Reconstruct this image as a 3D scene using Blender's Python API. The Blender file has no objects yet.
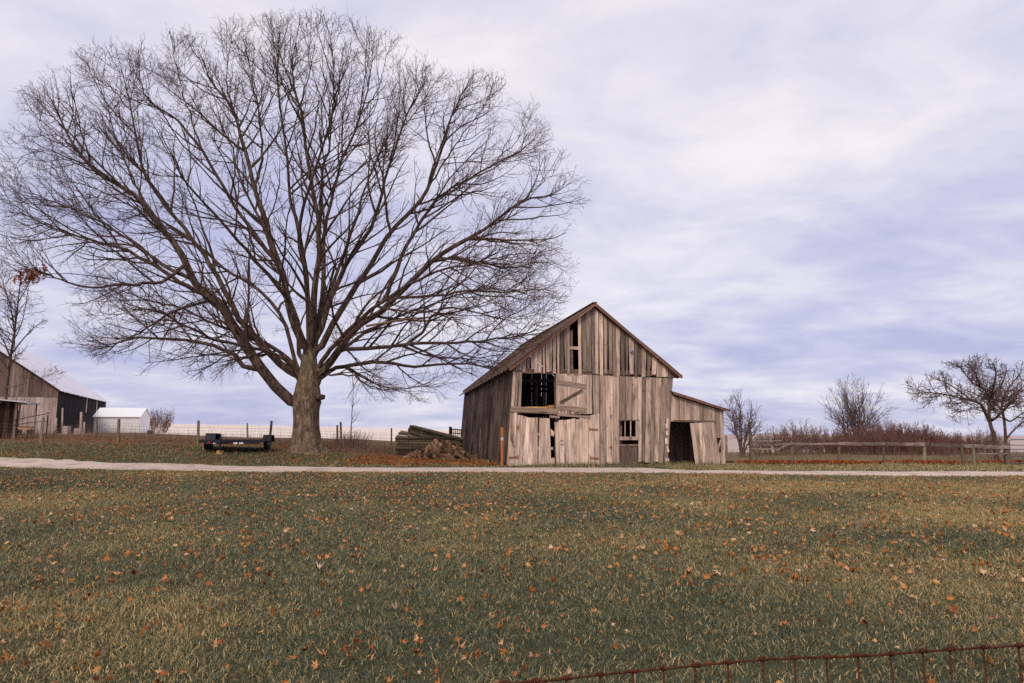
import bpy, math, random
import numpy as np
from mathutils import Vector

random.seed(11)
rng = np.random.default_rng(11)
scene = bpy.context.scene
COL = scene.collection
R = math.radians

# ------------------------------------------------------------------ camera maths
F = 690.0
EYE = 1.6
TH = math.atan((437.0 - 341.5) / F)
CT, ST = math.cos(TH), math.sin(TH)

def ray(px, py):
    a, b = (px - 512.0) / F, (341.5 - py) / F
    return Vector((a, CT - b * ST, ST + b * CT))

def at(px, py, Y):
    d = ray(px, py)
    t = Y / d.y
    return Vector((d.x * t, Y, EYE + d.z * t))

def mpp(Y):                      # metres per pixel at a depth
    return Y * CT / F

# ------------------------------------------------------------------ terrain
def sstep(a, b, x):
    t = np.clip((np.asarray(x, float) - a) / (b - a), 0, 1)
    return t * t * (3 - 2 * t)

_AX = np.array([-200, -40, -34, -30, -20, -16, -13, -11, -8, -5, 0, 200.0])
_AZ = np.array([1.60, 1.55, 1.40, 1.27, 1.08, 0.95, 0.72, 0.55, 0.22, 0.08, 0.0, 0.0])
_BX = np.array([-200, -40, -28, -16, -11, -6, 0, 8, 200.0])
_BZ = np.array([0.55, 0.50, 0.32, 0.42, 0.50, 0.35, 0.10, 0.0, 0.0])
_FX = np.array([-900, -170, -60, 60, 130, 250, 900.0])
_FZ = np.array([7.4, 7.3, 5.3, 3.0, 2.4, 2.0, 1.8])

def terr(X, Y):
    X = np.asarray(X, float); Y = np.asarray(Y, float)
    near = np.interp(X, _AX, _AZ) * sstep(33.5, 46.5, Y)
    near = near + np.interp(X, _BX, _BZ) * sstep(46, 74, Y)
    Xs = X / np.maximum(Y, 60) * 300.0
    far = np.interp(Xs, _FX, _FZ) * sstep(74, 300, Y)
    low = (np.interp(X, _AX, _AZ) + np.interp(X, _BX, _BZ)) * sstep(74, 300, Y)
    bump = 0.025 * np.sin(X * 0.9 + 0.4 * Y) * np.sin(Y * 0.7 - 0.2 * X) * sstep(1, 8, Y) * (1 - sstep(26, 30, Y))
    return near + far - low + bump

def tz(x, y):
    return float(terr(x, y))

def ground(px, py, off=0.0):
    d = ray(px, py)
    t = 3.0
    prev = t
    while t < 400:
        p = Vector((0, 0, EYE)) + d * t
        if p.z <= tz(p.x, p.y) + off:
            lo, hi = prev, t
            for _ in range(30):
                m = (lo + hi) / 2
                p = Vector((0, 0, EYE)) + d * m
                if p.z <= tz(p.x, p.y) + off: hi = m
                else: lo = m
            return Vector((0, 0, EYE)) + d * hi
        prev = t
        t += 0.15
    return Vector((0, 0, EYE)) + d * 60

def gpt(px, Y):                  # on the ground below image column px at depth Y
    p = at(px, 437, Y)
    p.z = tz(p.x, p.y)
    return p

# ------------------------------------------------------------------ value noise
_LAT = rng.random((256, 256))
def vnoise(x, y, s):
    x = np.asarray(x, float) / s + 57.3; y = np.asarray(y, float) / s + 31.7
    xi = np.floor(x).astype(int); yi = np.floor(y).astype(int)
    fx = x - xi; fy = y - yi
    fx = fx * fx * (3 - 2 * fx); fy = fy * fy * (3 - 2 * fy)
    g = lambda a, b: _LAT[a % 256, b % 256]
    return (g(xi, yi) * (1 - fx) + g(xi + 1, yi) * fx) * (1 - fy) + (g(xi, yi + 1) * (1 - fx) + g(xi + 1, yi + 1) * fx) * fy

# ------------------------------------------------------------------ object helpers
def tag(o, label=None, cat=None, group=None, kind=None):
    if label: o['label'] = label
    if cat: o['category'] = cat
    if group: o['group'] = group
    if kind: o['kind'] = kind
    return o

def empty(name, loc, label, cat, rz=0.0, group=None):
    o = bpy.data.objects.new(name, None)
    COL.objects.link(o)
    o.location = loc
    o.rotation_euler = (0, 0, rz)
    o.empty_display_size = 0.3
    return tag(o, label, cat, group)

def finish(me, name, mat, parent=None, loc=None, smooth=False):
    if mat is not None: me.materials.append(mat)
    if smooth:
        me.polygons.foreach_set('use_smooth', np.ones(len(me.polygons), bool))
    o = bpy.data.objects.new(name, me)
    COL.objects.link(o)
    if parent is not None: o.parent = parent
    if loc is not None: o.location = loc
    return o

def np_mesh(name, V, T, tone=None, k=3):
    """V (n,3), T (m,k) faces of k corners"""
    me = bpy.data.meshes.new(name)
    V = np.ascontiguousarray(V, np.float32); T = np.ascontiguousarray(T, np.int32)
    me.vertices.add(len(V)); me.vertices.foreach_set('co', V.ravel())
    me.loops.add(T.size); me.loops.foreach_set('vertex_index', T.ravel())
    me.polygons.add(len(T))
    me.polygons.foreach_set('loop_start', np.arange(0, T.size, k, dtype=np.int32))
    me.polygons.foreach_set('loop_total', np.full(len(T), k, np.int32))
    me.update(calc_edges=True)
    if tone is not None:
        tone = np.asarray(tone, np.float32)
        c = np.ones((len(V), 4), np.float32)
        if tone.ndim == 1: c[:, :3] = tone[:, None]
        else: c[:, :tone.shape[1]] = tone
        a = me.color_attributes.new('tone', 'FLOAT_COLOR', 'POINT')
        a.data.foreach_set('color', c.ravel())
    return me

class MB:
    def __init__(s): s.v = []; s.f = []; s.t = []
    def add(s, vs, fs, tone=0.5):
        n = len(s.v)
        s.v += [tuple(p) for p in vs]
        s.f += [tuple(i + n for i in f) for f in fs]
        s.t += [tone] * len(vs)
    def hexa(s, p, tone=0.5):    # p: 4 bottom ccw, 4 top ccw
        s.add(p, [(3, 2, 1, 0), (4, 5, 6, 7), (0, 1, 5, 4), (1, 2, 6, 5), (2, 3, 7, 6), (3, 0, 4, 7)], tone)
    def box(s, x0, x1, y0, y1, z0, z1, tone=0.5):
        s.hexa([(x0, y0, z0), (x1, y0, z0), (x1, y1, z0), (x0, y1, z0), (x0, y0, z1), (x1, y0, z1), (x1, y1, z1), (x0, y1, z1)], tone)
    def prism(s, poly, y0, y1, tone=0.5):      # polygon in (x,z), ccw seen from -y, extruded along y
        n = len(poly)
        vs = [(x, y0, z) for x, z in poly] + [(x, y1, z) for x, z in poly]
        fs = [tuple(range(n)), tuple(range(2 * n - 1, n - 1, -1))]
        fs += [(i, i + n, (i + 1) % n + n, (i + 1) % n) for i in range(n)]
        s.add(vs, fs, tone)
    def bar(s, a, b, w, h, tone=0.5, up=(0, 0, 1)):   # rectangular bar a->b
        a, b = Vector(a), Vector(b)
        d = (b - a).normalized()
        u = Vector(up)
        if abs(d.dot(u)) > 0.95: u = Vector((0, 1, 0))
        sx = d.cross(u).normalized() * (w / 2)
        sz = sx.cross(d).normalized() * (h / 2)
        s.hexa([a - sx - sz, a + sx - sz, b + sx - sz, b - sx - sz, a - sx + sz, a + sx + sz, b + sx + sz, b - sx + sz], tone)
    def tube(s, pts, rad, n=8, tone=0.5, cap=True, wob=0.0):
        pts = [Vector(p) for p in pts]
        if not hasattr(rad, '__len__'): rad = [rad] * len(pts)
        d0 = (pts[-1] - pts[0]).normalized()
        ref = Vector((0, 0, 1)) if abs(d0.z) < 0.9 else Vector((1, 0, 0))
        vs = []
        for i, p in enumerate(pts):
            t = (pts[min(i + 1, len(pts) - 1)] - pts[max(i - 1, 0)]).normalized()
            a = t.cross(ref).normalized(); b = t.cross(a)
            for k in range(n):
                g = 2 * math.pi * k / n
                rr = rad[i] * (1 + wob * random.uniform(-1, 1))
                vs.append(p + (a * math.cos(g) + b * math.sin(g)) * rr)
        fs = []
        for i in range(len(pts) - 1):
            for k in range(n):
                q = (k + 1) % n
                fs.append((i * n + k, i * n + q, (i + 1) * n + q, (i + 1) * n + k))
        if cap:
            fs.append(tuple(range(n - 1, -1, -1)))
            m = (len(pts) - 1) * n
            fs.append(tuple(m + k for k in range(n)))
        s.add(vs, fs, tone)
    def build(s, name, mat, parent=None, loc=None, smooth=False, warp=None):
        me = bpy.data.meshes.new(name)
        v = [warp(p) for p in s.v] if warp else s.v
        me.from_pydata(v, [], s.f)
        c = np.ones((len(v), 4), np.float32)
        c[:, :3] = np.asarray(s.t, np.float32)[:, None]
        a = me.color_attributes.new('tone', 'FLOAT_COLOR', 'POINT')
        a.data.foreach_set('color', c.ravel())
        me.validate()
        me.update()
        return finish(me, name, mat, parent, loc, smooth)

# ------------------------------------------------------------------ materials
class NT:
    def __init__(s, name):
        s.m = bpy.data.materials.new(name); s.m.use_nodes = True
        s.nt = s.m.node_tree; s.n = s.nt.nodes; s.l = s.nt.links
        s.b = s.n['Principled BSDF']
        s.b.inputs['Specular IOR Level'].default_value = 0.2
    def new(s, t, **kw):
        x = s.n.new(t)
        for k, v in kw.items(): setattr(x, k, v)
        return x
    def link(s, a, b): s.l.new(a, b)
    def coords(s, scale=(1, 1, 1), kind='Object'):
        tc = s.new('ShaderNodeTexCoord'); mp = s.new('ShaderNodeMapping')
        mp.inputs['Scale'].default_value = scale
        s.link(tc.outputs[kind], mp.inputs['Vector'])
        return mp.outputs['Vector']
    def noise(s, vec, scale, detail=4, rough=0.55, dist=0.0):
        x = s.new('ShaderNodeTexNoise')
        x.inputs['Scale'].default_value = scale; x.inputs['Detail'].default_value = detail
        x.inputs['Roughness'].default_value = rough; x.inputs['Distortion'].default_value = dist
        s.link(vec, x.inputs['Vector'])
        return x.outputs['Fac']
    def ramp(s, fac, stops):
        x = s.new('ShaderNodeValToRGB')
        e = x.color_ramp.elements
        while len(e) < len(stops): e.new(0.5)
        for el, (p, c) in zip(e, stops):
            el.position = p; el.color = (c[0], c[1], c[2], 1) if hasattr(c, '__len__') else (c, c, c, 1)
        s.link(fac, x.inputs['Fac'])
        return x.outputs['Color']
    def mix(s, fac, a, b, mode='MIX'):
        x = s.new('ShaderNodeMix', data_type='RGBA', blend_type=mode)
        for sock, v in ((x.inputs[0], fac), (x.inputs[6], a), (x.inputs[7], b)):
            if hasattr(v, 'is_linked'): s.link(v, sock)
            elif hasattr(v, '__len__'): sock.default_value = (v[0], v[1], v[2], 1)
            else: sock.default_value = v
        return x.outputs[2]
    def math(s, op, a, b=None):
        x = s.new('ShaderNodeMath', operation=op)
        for i, v in enumerate((a, b)):
            if v is None: continue
            if hasattr(v, 'is_linked'): s.link(v, x.inputs[i])
            else: x.inputs[i].default_value = v
        return x.outputs[0]
    def attr(s):
        x = s.new('ShaderNodeAttribute'); x.attribute_name = 'tone'
        return x.outputs['Color']
    def bump(s, h, strength=0.4, dist=0.02):
        x = s.new('ShaderNodeBump')
        x.inputs['Strength'].default_value = strength; x.inputs['Distance'].default_value = dist
        s.link(h, x.inputs['Height']); s.link(x.outputs['Normal'], s.b.inputs['Normal'])
    def out(s, col, rough=0.85, metal=0.0, spec=0.2):
        if hasattr(col, 'is_linked'): s.link(col, s.b.inputs['Base Color'])
        else: s.b.inputs['Base Color'].default_value = (*col, 1)
        s.b.inputs['Roughness'].default_value = rough
        s.b.inputs['Metallic'].default_value = metal
        s.b.inputs['Specular IOR Level'].default_value = spec
        return s.m

def sc3(c, k): return tuple(x * k for x in c)

def wood_mat(name, base, dark, light, axis='z', grain=26.0, stain=0.5, stain_col=None, patch=None, lo=0.24, hi=1.5):
    n = NT(name)
    tone = n.attr()
    tc = n.new('ShaderNodeTexCoord')
    off = n.new('ShaderNodeVectorMath', operation='MULTIPLY_ADD')
    n.link(tone, off.inputs[0]); off.inputs[1].default_value = (37.0, 53.0, 91.0)
    n.link(tc.outputs['Object'], off.inputs[2])
    def mp(a, along):
        m = n.new('ShaderNodeMapping')
        m.inputs['Scale'].default_value = {'z': (a, a, along), 'x': (along, a, a), 'y': (a, along, a)}[axis]
        n.link(off.outputs[0], m.inputs['Vector'])
        return m.outputs['Vector']
    g1 = n.noise(mp(grain, 0.7), 1.0, 6, 0.65, 0.6)
    g2 = n.noise(mp(grain * 0.3, 0.35), 1.0, 4, 0.6)
    kn = n.noise(mp(6, 1.6), 1.0, 3, 0.6, 0.8)
    c = n.ramp(g1, [(0.28, dark), (0.5, base), (0.72, light)])
    c = n.mix(0.5, c, n.ramp(g2, [(0.3, sc3(base, 0.62)), (0.5, base), (0.7, sc3(base, 1.3))]), 'OVERLAY') if False else n.mix(0.45, c, n.ramp(g2, [(0.32, sc3(dark, 0.9)), (0.5, base), (0.68, light)]))
    c = n.mix(1.0, c, n.ramp(tone, [(0.0, lo), (0.5, 0.92), (1.0, hi)]), 'MULTIPLY')
    big = n.noise(mp(3.0, 0.55), 1.0, 5, 0.65, 0.5)
    c = n.mix(1.0, c, n.ramp(big, [(0.30, 0.42), (0.45, 0.95), (0.7, 1.25)]), 'MULTIPLY')
    if patch is not None:
        pn = n.noise(n.coords((0.9, 0.9, 0.45)), 1.0, 5, 0.6, 0.4)
        c = n.mix(n.ramp(pn, [(0.50, 0.0), (0.60, patch[0])]), c, n.mix(0.5, patch[1], n.ramp(g1, [(0.3, sc3(patch[1], 0.4)), (0.7, sc3(patch[1], 1.5))])))
    c = n.mix(n.ramp(kn, [(0.60, 0.0), (0.75, stain)]), c, stain_col or sc3(dark, 0.45))
    n.bump(g1, 0.5, 0.012)
    return n.out(c, 0.9, 0, 0.12)

M = {}
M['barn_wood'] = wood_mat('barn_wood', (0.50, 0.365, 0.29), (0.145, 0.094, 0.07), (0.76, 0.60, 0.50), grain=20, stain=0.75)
M['door_wood'] = wood_mat('door_wood', (0.57, 0.42, 0.335), (0.21, 0.14, 0.105), (0.77, 0.61, 0.51), grain=20, stain=0.65)
M['beam_wood'] = wood_mat('beam_wood', (0.32, 0.225, 0.175), (0.12, 0.075, 0.055), (0.50, 0.38, 0.31), axis='x')
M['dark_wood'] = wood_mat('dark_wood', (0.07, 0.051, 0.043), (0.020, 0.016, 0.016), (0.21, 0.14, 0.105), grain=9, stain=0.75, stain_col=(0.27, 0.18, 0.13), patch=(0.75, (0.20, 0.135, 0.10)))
M['black_wood'] = wood_mat('black_wood', (0.026, 0.023, 0.026), (0.012, 0.011, 0.012), (0.06, 0.05, 0.048))
M['brown_wood'] = wood_mat('brown_wood', (0.20, 0.14, 0.118), (0.09, 0.056, 0.046), (0.33, 0.245, 0.215), grain=10)
M['pale_wood'] = wood_mat('pale_wood', (0.46, 0.36, 0.33), (0.24, 0.17, 0.15), (0.62, 0.52, 0.48), grain=10, lo=0.5, hi=1.3)
M['shed_wood'] = wood_mat('shed_wood', (0.06, 0.032, 0.026), (0.025, 0.014, 0.013), (0.12, 0.065, 0.05))
M['post_wood'] = wood_mat('post_wood', (0.23, 0.185, 0.13), (0.10, 0.078, 0.05), (0.40, 0.33, 0.25), grain=12, lo=0.5, hi=1.3)
M['rail_wood'] = wood_mat('rail_wood', (0.27, 0.20, 0.165), (0.12, 0.08, 0.06), (0.44, 0.35, 0.31), axis='x', grain=12, lo=0.5, hi=1.3)
M['log_green'] = wood_mat('log_green', (0.23, 0.185, 0.115), (0.085, 0.065, 0.037), (0.42, 0.35, 0.235), axis='x', grain=12, lo=0.5, hi=1.3)
M['firewood_bark'] = wood_mat('firewood_bark', (0.21, 0.118, 0.072), (0.05, 0.026, 0.015), (0.46, 0.30, 0.19), axis='y', grain=9, lo=0.3)
M['board_yellow'] = wood_mat('board_yellow', (0.55, 0.30, 0.12), (0.3, 0.14, 0.05), (0.7, 0.45, 0.22), axis='x', grain=8)

def rust_roof(name, a, b, c, streak=(1.0, 14.0, 1.0), rough=0.7, metal=0.1):
    n = NT(name)
    v1 = n.coords(streak); v2 = n.coords((1, 1, 1))
    s1 = n.noise(v1, 1.1, 5, 0.65, 0.3); s2 = n.noise(v2, 0.35, 4, 0.6)
    col = n.ramp(s1, [(0.3, a), (0.52, b), (0.72, c)])
    col = n.mix(n.ramp(s2, [(0.4, 0.0), (0.62, 0.6)]), col, sc3(a, 0.9))
    n.bump(s1, 0.2, 0.01)
    return n.out(col, rough, metal, 0.25)
M['rust_roof'] = rust_roof('rust_roof', (0.07, 0.040, 0.034), (0.165, 0.078, 0.05), (0.32, 0.13, 0.06))
M['rust_edge'] = rust_roof('rust_edge', (0.16, 0.08, 0.055), (0.30, 0.13, 0.075), (0.36, 0.26, 0.20), (6, 6, 6))
M['pale_roof'] = rust_roof('pale_roof', (0.74, 0.70, 0.77), (0.78, 0.745, 0.81), (0.81, 0.775, 0.84), (0.6, 5, 0.6), 0.5, 0.0)

def plain(name, c, rough=0.6, metal=0.0, var=0.25, scale=6, spec=0.3):
    n = NT(name)
    f = n.noise(n.coords(), scale, 5, 0.6)
    return n.out(n.ramp(f, [(0.3, sc3(c, 1 - var)), (0.7, sc3(c, 1 + var))]), rough, metal, spec)
M['hinge'] = plain('rusty_hinge', (0.34, 0.115, 0.035), 0.8, 0.1, 0.4, 30)
M['void'] = plain('dark_boards', (0.035, 0.028, 0.024), 0.95)
M['trim_dark'] = plain('dark_trim', (0.03, 0.024, 0.02), 0.95)
M['galv'] = plain('galvanised_steel', (0.30, 0.33, 0.42), 0.45, 0.6, 0.15, 9)
M['gate_steel'] = plain('gate_steel', (0.13, 0.14, 0.18), 0.55, 0.0, 0.2, 9)
M['white_paint'] = plain('white_painted_metal', (0.82, 0.82, 0.86), 0.5, 0.0, 0.05, 2)
M['white_roof'] = plain('white_painted_roof', (0.83, 0.84, 0.89), 0.45, 0.0, 0.04, 2)
M['concrete'] = plain('concrete_block', (0.44, 0.36, 0.33), 0.9, 0, 0.2, 12)
M['wire'] = plain('old_wire', (0.22, 0.18, 0.16), 0.7, 0.2)
M['rusty_wire'] = plain('rusty_wire', (0.085, 0.03, 0.018), 0.95, 0.0, 0.6, 60, 0.05)
M['orange'] = plain('orange_plastic', (0.47, 0.15, 0.04), 0.5, 0, 0.12, 8)
M['white_band'] = plain('white_band', (0.50, 0.46, 0.45), 0.5, 0, 0.08, 8)
M['trailer_black'] = plain('black_steel', (0.018, 0.018, 0.024), 0.45, 0.2, 0.3, 6, 0.4)
M['deck'] = wood_mat('deck_boards', (0.14, 0.11, 0.12), (0.06, 0.05, 0.05), (0.24, 0.2, 0.2), axis='y', grain=10, lo=0.5, hi=1.3)
M['tyre'] = plain('tyre_rubber', (0.014, 0.014, 0.016), 0.8, 0, 0.3, 20)
M['rim'] = plain('rim_steel', (0.34, 0.36, 0.42), 0.4, 0.5, 0.1)
M['red_lamp'] = plain('red_lens', (0.55, 0.02, 0.03), 0.3, 0, 0.05)
M['cut_wood'] = plain('cut_end', (0.30, 0.185, 0.115), 0.85, 0, 0.3, 14)

def bark_mat(name, dark, mid, light, zs=1.2, s=7.0, moss=None):
    n = NT(name)
    f1 = n.noise(n.coords((s, s, zs)), 1.0, 7, 0.7, 0.5)
    f2 = n.noise(n.coords((1, 1, 1)), 0.9, 4, 0.6)
    c = n.ramp(f1, [(0.34, dark), (0.5, mid), (0.66, light)])
    if moss is not None:
        c = n.mix(n.ramp(f2, [(0.45, 0.0), (0.6, 0.55)]), c, moss)
    n.bump(f1, 1.0, 0.06)
    return n.out(c, 0.95, 0, 0.08)
M['bark'] = bark_mat('oak_bark', (0.042, 0.026, 0.018), (0.165, 0.112, 0.078), (0.39, 0.285, 0.21), 1.9, 6.5, (0.13, 0.105, 0.062))
M['limb'] = bark_mat('limb_bark', (0.030, 0.020, 0.015), (0.085, 0.057, 0.042), (0.20, 0.14, 0.105), 1.5, 5.0)
M['twig'] = bark_mat('twig_bark', (0.072, 0.038, 0.034), (0.115, 0.062, 0.055), (0.17, 0.10, 0.088), 1, 2)
M['twig_grey'] = bark_mat('twig_grey_bark', (0.10, 0.065, 0.065), (0.16, 0.105, 0.10), (0.24, 0.165, 0.16), 1, 2)
M['twig_red'] = bark_mat('twig_red_bark', (0.13, 0.066, 0.056), (0.20, 0.102, 0.085), (0.28, 0.15, 0.125), 1, 2)
M['twig_tan'] = bark_mat('twig_tan_bark', (0.15, 0.085, 0.065), (0.23, 0.135, 0.105), (0.32, 0.20, 0.16), 1, 2)

def tone_mat(name, stops, rough=0.75, transl=0.0, spec=0.15):
    n = NT(name)
    c = n.ramp(n.attr(), stops)
    if transl > 0:
        n.b.inputs['Transmission Weight'].default_value = 0.0
    return n.out(c, rough, 0, spec)
M['grass'] = tone_mat('grass_blades', [(0.0, (0.040, 0.066, 0.052)), (0.35, (0.116, 0.142, 0.090)), (0.6, (0.33, 0.255, 0.11)), (0.8, (0.53, 0.37, 0.16)), (1.0, (0.70, 0.52, 0.29))], 0.7)
M['leaf'] = tone_mat('dry_leaves', [(0.0, (0.13, 0.04, 0.018)), (0.3, (0.34, 0.10, 0.025)), (0.6, (0.52, 0.19, 0.05)), (0.82, (0.60, 0.30, 0.12)), (1.0, (0.66, 0.45, 0.32))], 0.7)
M['weed'] = tone_mat('dry_weeds', [(0.0, (0.12, 0.06, 0.045)), (1.0, (0.36, 0.24, 0.17))], 0.9)

# ground: lawn, leaf litter and bare patches by place
def ground_mat():
    n = NT('lawn_ground')
    pos = n.new('ShaderNodeNewGeometry').outputs['Position']
    sep = n.new('ShaderNodeSeparateXYZ'); n.link(pos, sep.inputs[0])
    X, Y = sep.outputs[0], sep.outputs[1]
    f1 = n.noise(pos, 75.0, 6, 0.75); f2 = n.noise(pos, 0.35, 4, 0.6); f3 = n.noise(pos, 2.2, 5, 0.65)
    lawn = n.ramp(f1, [(0.32, (0.022, 0.030, 0.018)), (0.5, (0.085, 0.09, 0.048)), (0.66, (0.26, 0.20, 0.09))])
    lawn = n.mix(n.ramp(f2, [(0.42, 0.0), (0.62, 0.5)]), lawn, (0.15, 0.115, 0.062))
    litter = n.ramp(f3, [(0.3, (0.10, 0.065, 0.04)), (0.5, (0.20, 0.11, 0.06)), (0.7, (0.33, 0.20, 0.105))])
    tan = n.ramp(f3, [(0.3, (0.12, 0.11, 0.06)), (0.7, (0.30, 0.215, 0.125))])
    def sm(v, a, b):
        m = n.new('ShaderNodeMapRange', interpolation_type='SMOOTHSTEP')
        m.inputs['From Min'].default_value = a; m.inputs['From Max'].default_value = b
        n.link(v, m.inputs['Value'])
        return m.outputs['Result']
    Yn = n.math('ADD', Y, n.math('MULTIPLY', n.math('SUBTRACT', f2, 0.5), 5.0))
    left = sm(X, -3.0, -6.5)
    right = sm(X, 8.0, 12.0)
    behind_l = n.math('MULTIPLY', sm(Yn, 43.0, 46.5), left)
    behind_r = n.math('MULTIPLY', sm(Yn, 33.5, 37.0), right)
    c = n.mix(behind_r, lawn, tan)
    c = n.mix(n.math('MULTIPLY', behind_l, 0.72), c, litter)
    near_barn = n.math('MULTIPLY', n.math('MULTIPLY', sm(X, -11.0, -8.5), sm(X, 0.5, -0.8)), sm(Yn, 38.0, 40.5))
    c = n.mix(n.math('MULTIPLY', near_barn, 0.9), c, litter)
    n.bump(f1, 0.8, 0.05)
    return n.out(c, 0.95, 0, 0.05)
M['ground'] = ground_mat()

def field_mat():
    n = NT('stubble')
    pos = n.new('ShaderNodeNewGeometry').outputs['Position']
    mp = n.new('ShaderNodeMapping'); mp.inputs['Scale'].default_value = (0.02, 0.2, 0.02)
    n.link(pos, mp.inputs['Vector'])
    f = n.noise(mp.outputs['Vector'], 1.0, 5, 0.6)
    sep = n.new('ShaderNodeSeparateXYZ'); n.link(pos, sep.inputs[0])
    ratio = n.math('DIVIDE', sep.outputs[0], sep.outputs[1])
    mr = n.new('ShaderNodeMapRange', interpolation_type='SMOOTHSTEP')
    mr.inputs['From Min'].default_value = 0.05; mr.inputs['From Max'].default_value = 0.25
    n.link(ratio, mr.inputs['Value'])
    c = n.ramp(f, [(0.3, (0.68, 0.57, 0.49)), (0.7, (0.82, 0.72, 0.65))])
    c = n.mix(mr.outputs['Result'], c, n.ramp(f, [(0.3, (0.38, 0.29, 0.265)), (0.7, (0.52, 0.42, 0.39))]))
    return n.out(c, 0.95, 0, 0.05)
M['field'] = field_mat()

def road_mat():
    n = NT('gravel')
    pos = n.new('ShaderNodeNewGeometry').outputs['Position']
    f1 = n.noise(pos, 22.0, 5, 0.7); f2 = n.noise(pos, 0.8, 5, 0.65)
    c = n.ramp(f1, [(0.3, (0.42, 0.33, 0.275)), (0.5, (0.60, 0.485, 0.415)), (0.7, (0.74, 0.635, 0.56))])
    c = n.mix(n.ramp(f2, [(0.48, 0.0), (0.66, 0.6)]), c, (0.24, 0.17, 0.115))
    n.bump(f1, 0.6, 0.02)
    return n.out(c, 0.95, 0, 0.05)
M['road'] = road_mat()

# ------------------------------------------------------------------ ground, field, road
def grid_mesh(name, xs, ys):
    Xg, Yg = np.meshgrid(xs, ys)
    V = np.stack([Xg.ravel(), Yg.ravel(), terr(Xg, Yg).ravel()], 1)
    nx, ny = len(xs), len(ys)
    i = (np.arange(ny - 1)[:, None] * nx + np.arange(nx - 1)[None, :]).ravel()
    return np_mesh(name, V, np.stack([i, i + 1, i + 1 + nx, i + nx], 1), None, 4)

xs = np.concatenate([-np.geomspace(1500, 60, 26), np.arange(-56, 56, 1.0), np.geomspace(60, 1500, 26)])
ys = np.concatenate([np.linspace(-60, -4, 8), np.arange(-2, 74.01, 1.0)])
tag(finish(grid_mesh('ground', xs, ys), 'ground', M['ground'], smooth=True),
    'mown lawn of grey green grass with leaf litter behind', 'ground', kind='structure')
ysf = np.concatenate([np.array([74.0]), np.geomspace(76, 320, 60), np.geomspace(340, 3000, 18)])
tag(finish(grid_mesh('stubble_field', xs, ysf), 'stubble_field', M['field'], smooth=True),
    'pale cream stubble field rising to the horizon', 'field', kind='structure')

near_e = [(-60, 466.3), (0, 468), (120, 470.4), (250, 472.8), (400, 472.9), (520, 473.0), (640, 473.2), (700, 474), (860, 476.4), (1024, 477.2), (1120, 478)]
far_e = [(-60, 456.2), (0, 457.3), (120, 463.2), (250, 466.6), (400, 468.2), (520, 468.0), (640, 468.3), (700, 471), (860, 471.7), (1024, 472.4), (1120, 473)]
NE = np.array([[*ground(*p)[:2]] for p in near_e]); FE = np.array([[*ground(*p)[:2]] for p in far_e])
def resample(A, n):
    d = np.concatenate([[0], np.cumsum(np.linalg.norm(np.diff(A, axis=0), axis=1))])
    t = np.linspace(0, d[-1], n)
    return np.stack([np.interp(t, d, A[:, 0]), np.interp(t, d, A[:, 1])], 1)
NR = 420
NEd, FEd = resample(NE, NR), resample(FE, NR)
rowsV = []
jn = (vnoise(NEd[:, 0], NEd[:, 1], 0.7) - 0.5) * 0.5 + (vnoise(NEd[:, 0], NEd[:, 1], 2.7) - 0.5) * 0.7; jf = (vnoise(FEd[:, 0] + 40, FEd[:, 1], 0.7) - 0.5) * 0.5 + (vnoise(FEd[:, 0], FEd[:, 1], 2.7) - 0.5) * 0.6
NEd[:, 1] += jn; FEd[:, 1] += jf
for k in range(7):
    w = k / 6
    P = NEd * (1 - w) + FEd * w
    rowsV.append(np.stack([P[:, 0], P[:, 1], terr(P[:, 0], P[:, 1]) + 0.03 + 0.02 * math.sin(math.pi * w)], 1))
V = np.concatenate(rowsV)
i = (np.arange(6)[:, None] * NR + np.arange(NR - 1)[None, :]).ravel()
tag(finish(np_mesh('gravel_road', V, np.stack([i, i + 1, i + 1 + NR, i + NR], 1), None, 4), 'gravel_road', M['road'], smooth=True),
    'pale gravel farm lane crossing in front of the barn', 'road', kind='structure')
def road_near_Y(x): return np.interp(x, NEd[:, 0], NEd[:, 1])
def road_far_Y(x): return np.interp(x, FEd[:, 0], FEd[:, 1])

# ------------------------------------------------------------------ barn frame
PHI = math.atan(147 / (F / CT))
BO = ground(505.8, 466.2); BO.z = 0.0
E1 = Vector((math.cos(PHI), math.sin(PHI), 0)); E2 = Vector((-math.sin(PHI), math.cos(PHI), 0))
def fr(px, py, v=0.0):
    d = ray(px, py); o = Vector((0, 0, EYE)) - BO
    t = (v - o.dot(E2)) / d.dot(E2)
    p = o + d * t
    return (p.dot(E1), p.z)

# ------------------------------------------------------------------ grass
def blades(X, Y, h, w, tone, lean):
    n = len(X)
    Z = terr(X, Y) - 0.005
    az = rng.random(n) * 2 * math.pi
    dx, dy = np.cos(az), np.sin(az)
    wa = rng.random(n) * 2 * math.pi
    wx, wy = np.cos(wa) * w / 2, np.sin(wa) * w / 2
    ln = lean * h
    b = np.stack([X, Y, Z], 1)
    m = b + np.stack([dx * ln * 0.35, dy * ln * 0.35, h * 0.6], 1)
    tip = b + np.stack([dx * ln, dy * ln, h * np.where(lean > 0.9, 0.75, 1.0)], 1)
    W = np.stack([wx, wy, np.zeros(n)], 1)
    V = np.stack([b - W, b + W, m - W * 0.75, m + W * 0.75, tip], 1).reshape(-1, 3)
    k = np.arange(n)[:, None] * 5
    T = np.concatenate([k + np.array([[0, 1, 3]]), k + np.array([[0, 3, 2]]), k + np.array([[2, 3, 4]])])
    return V, T, np.repeat(tone, 5)

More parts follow.
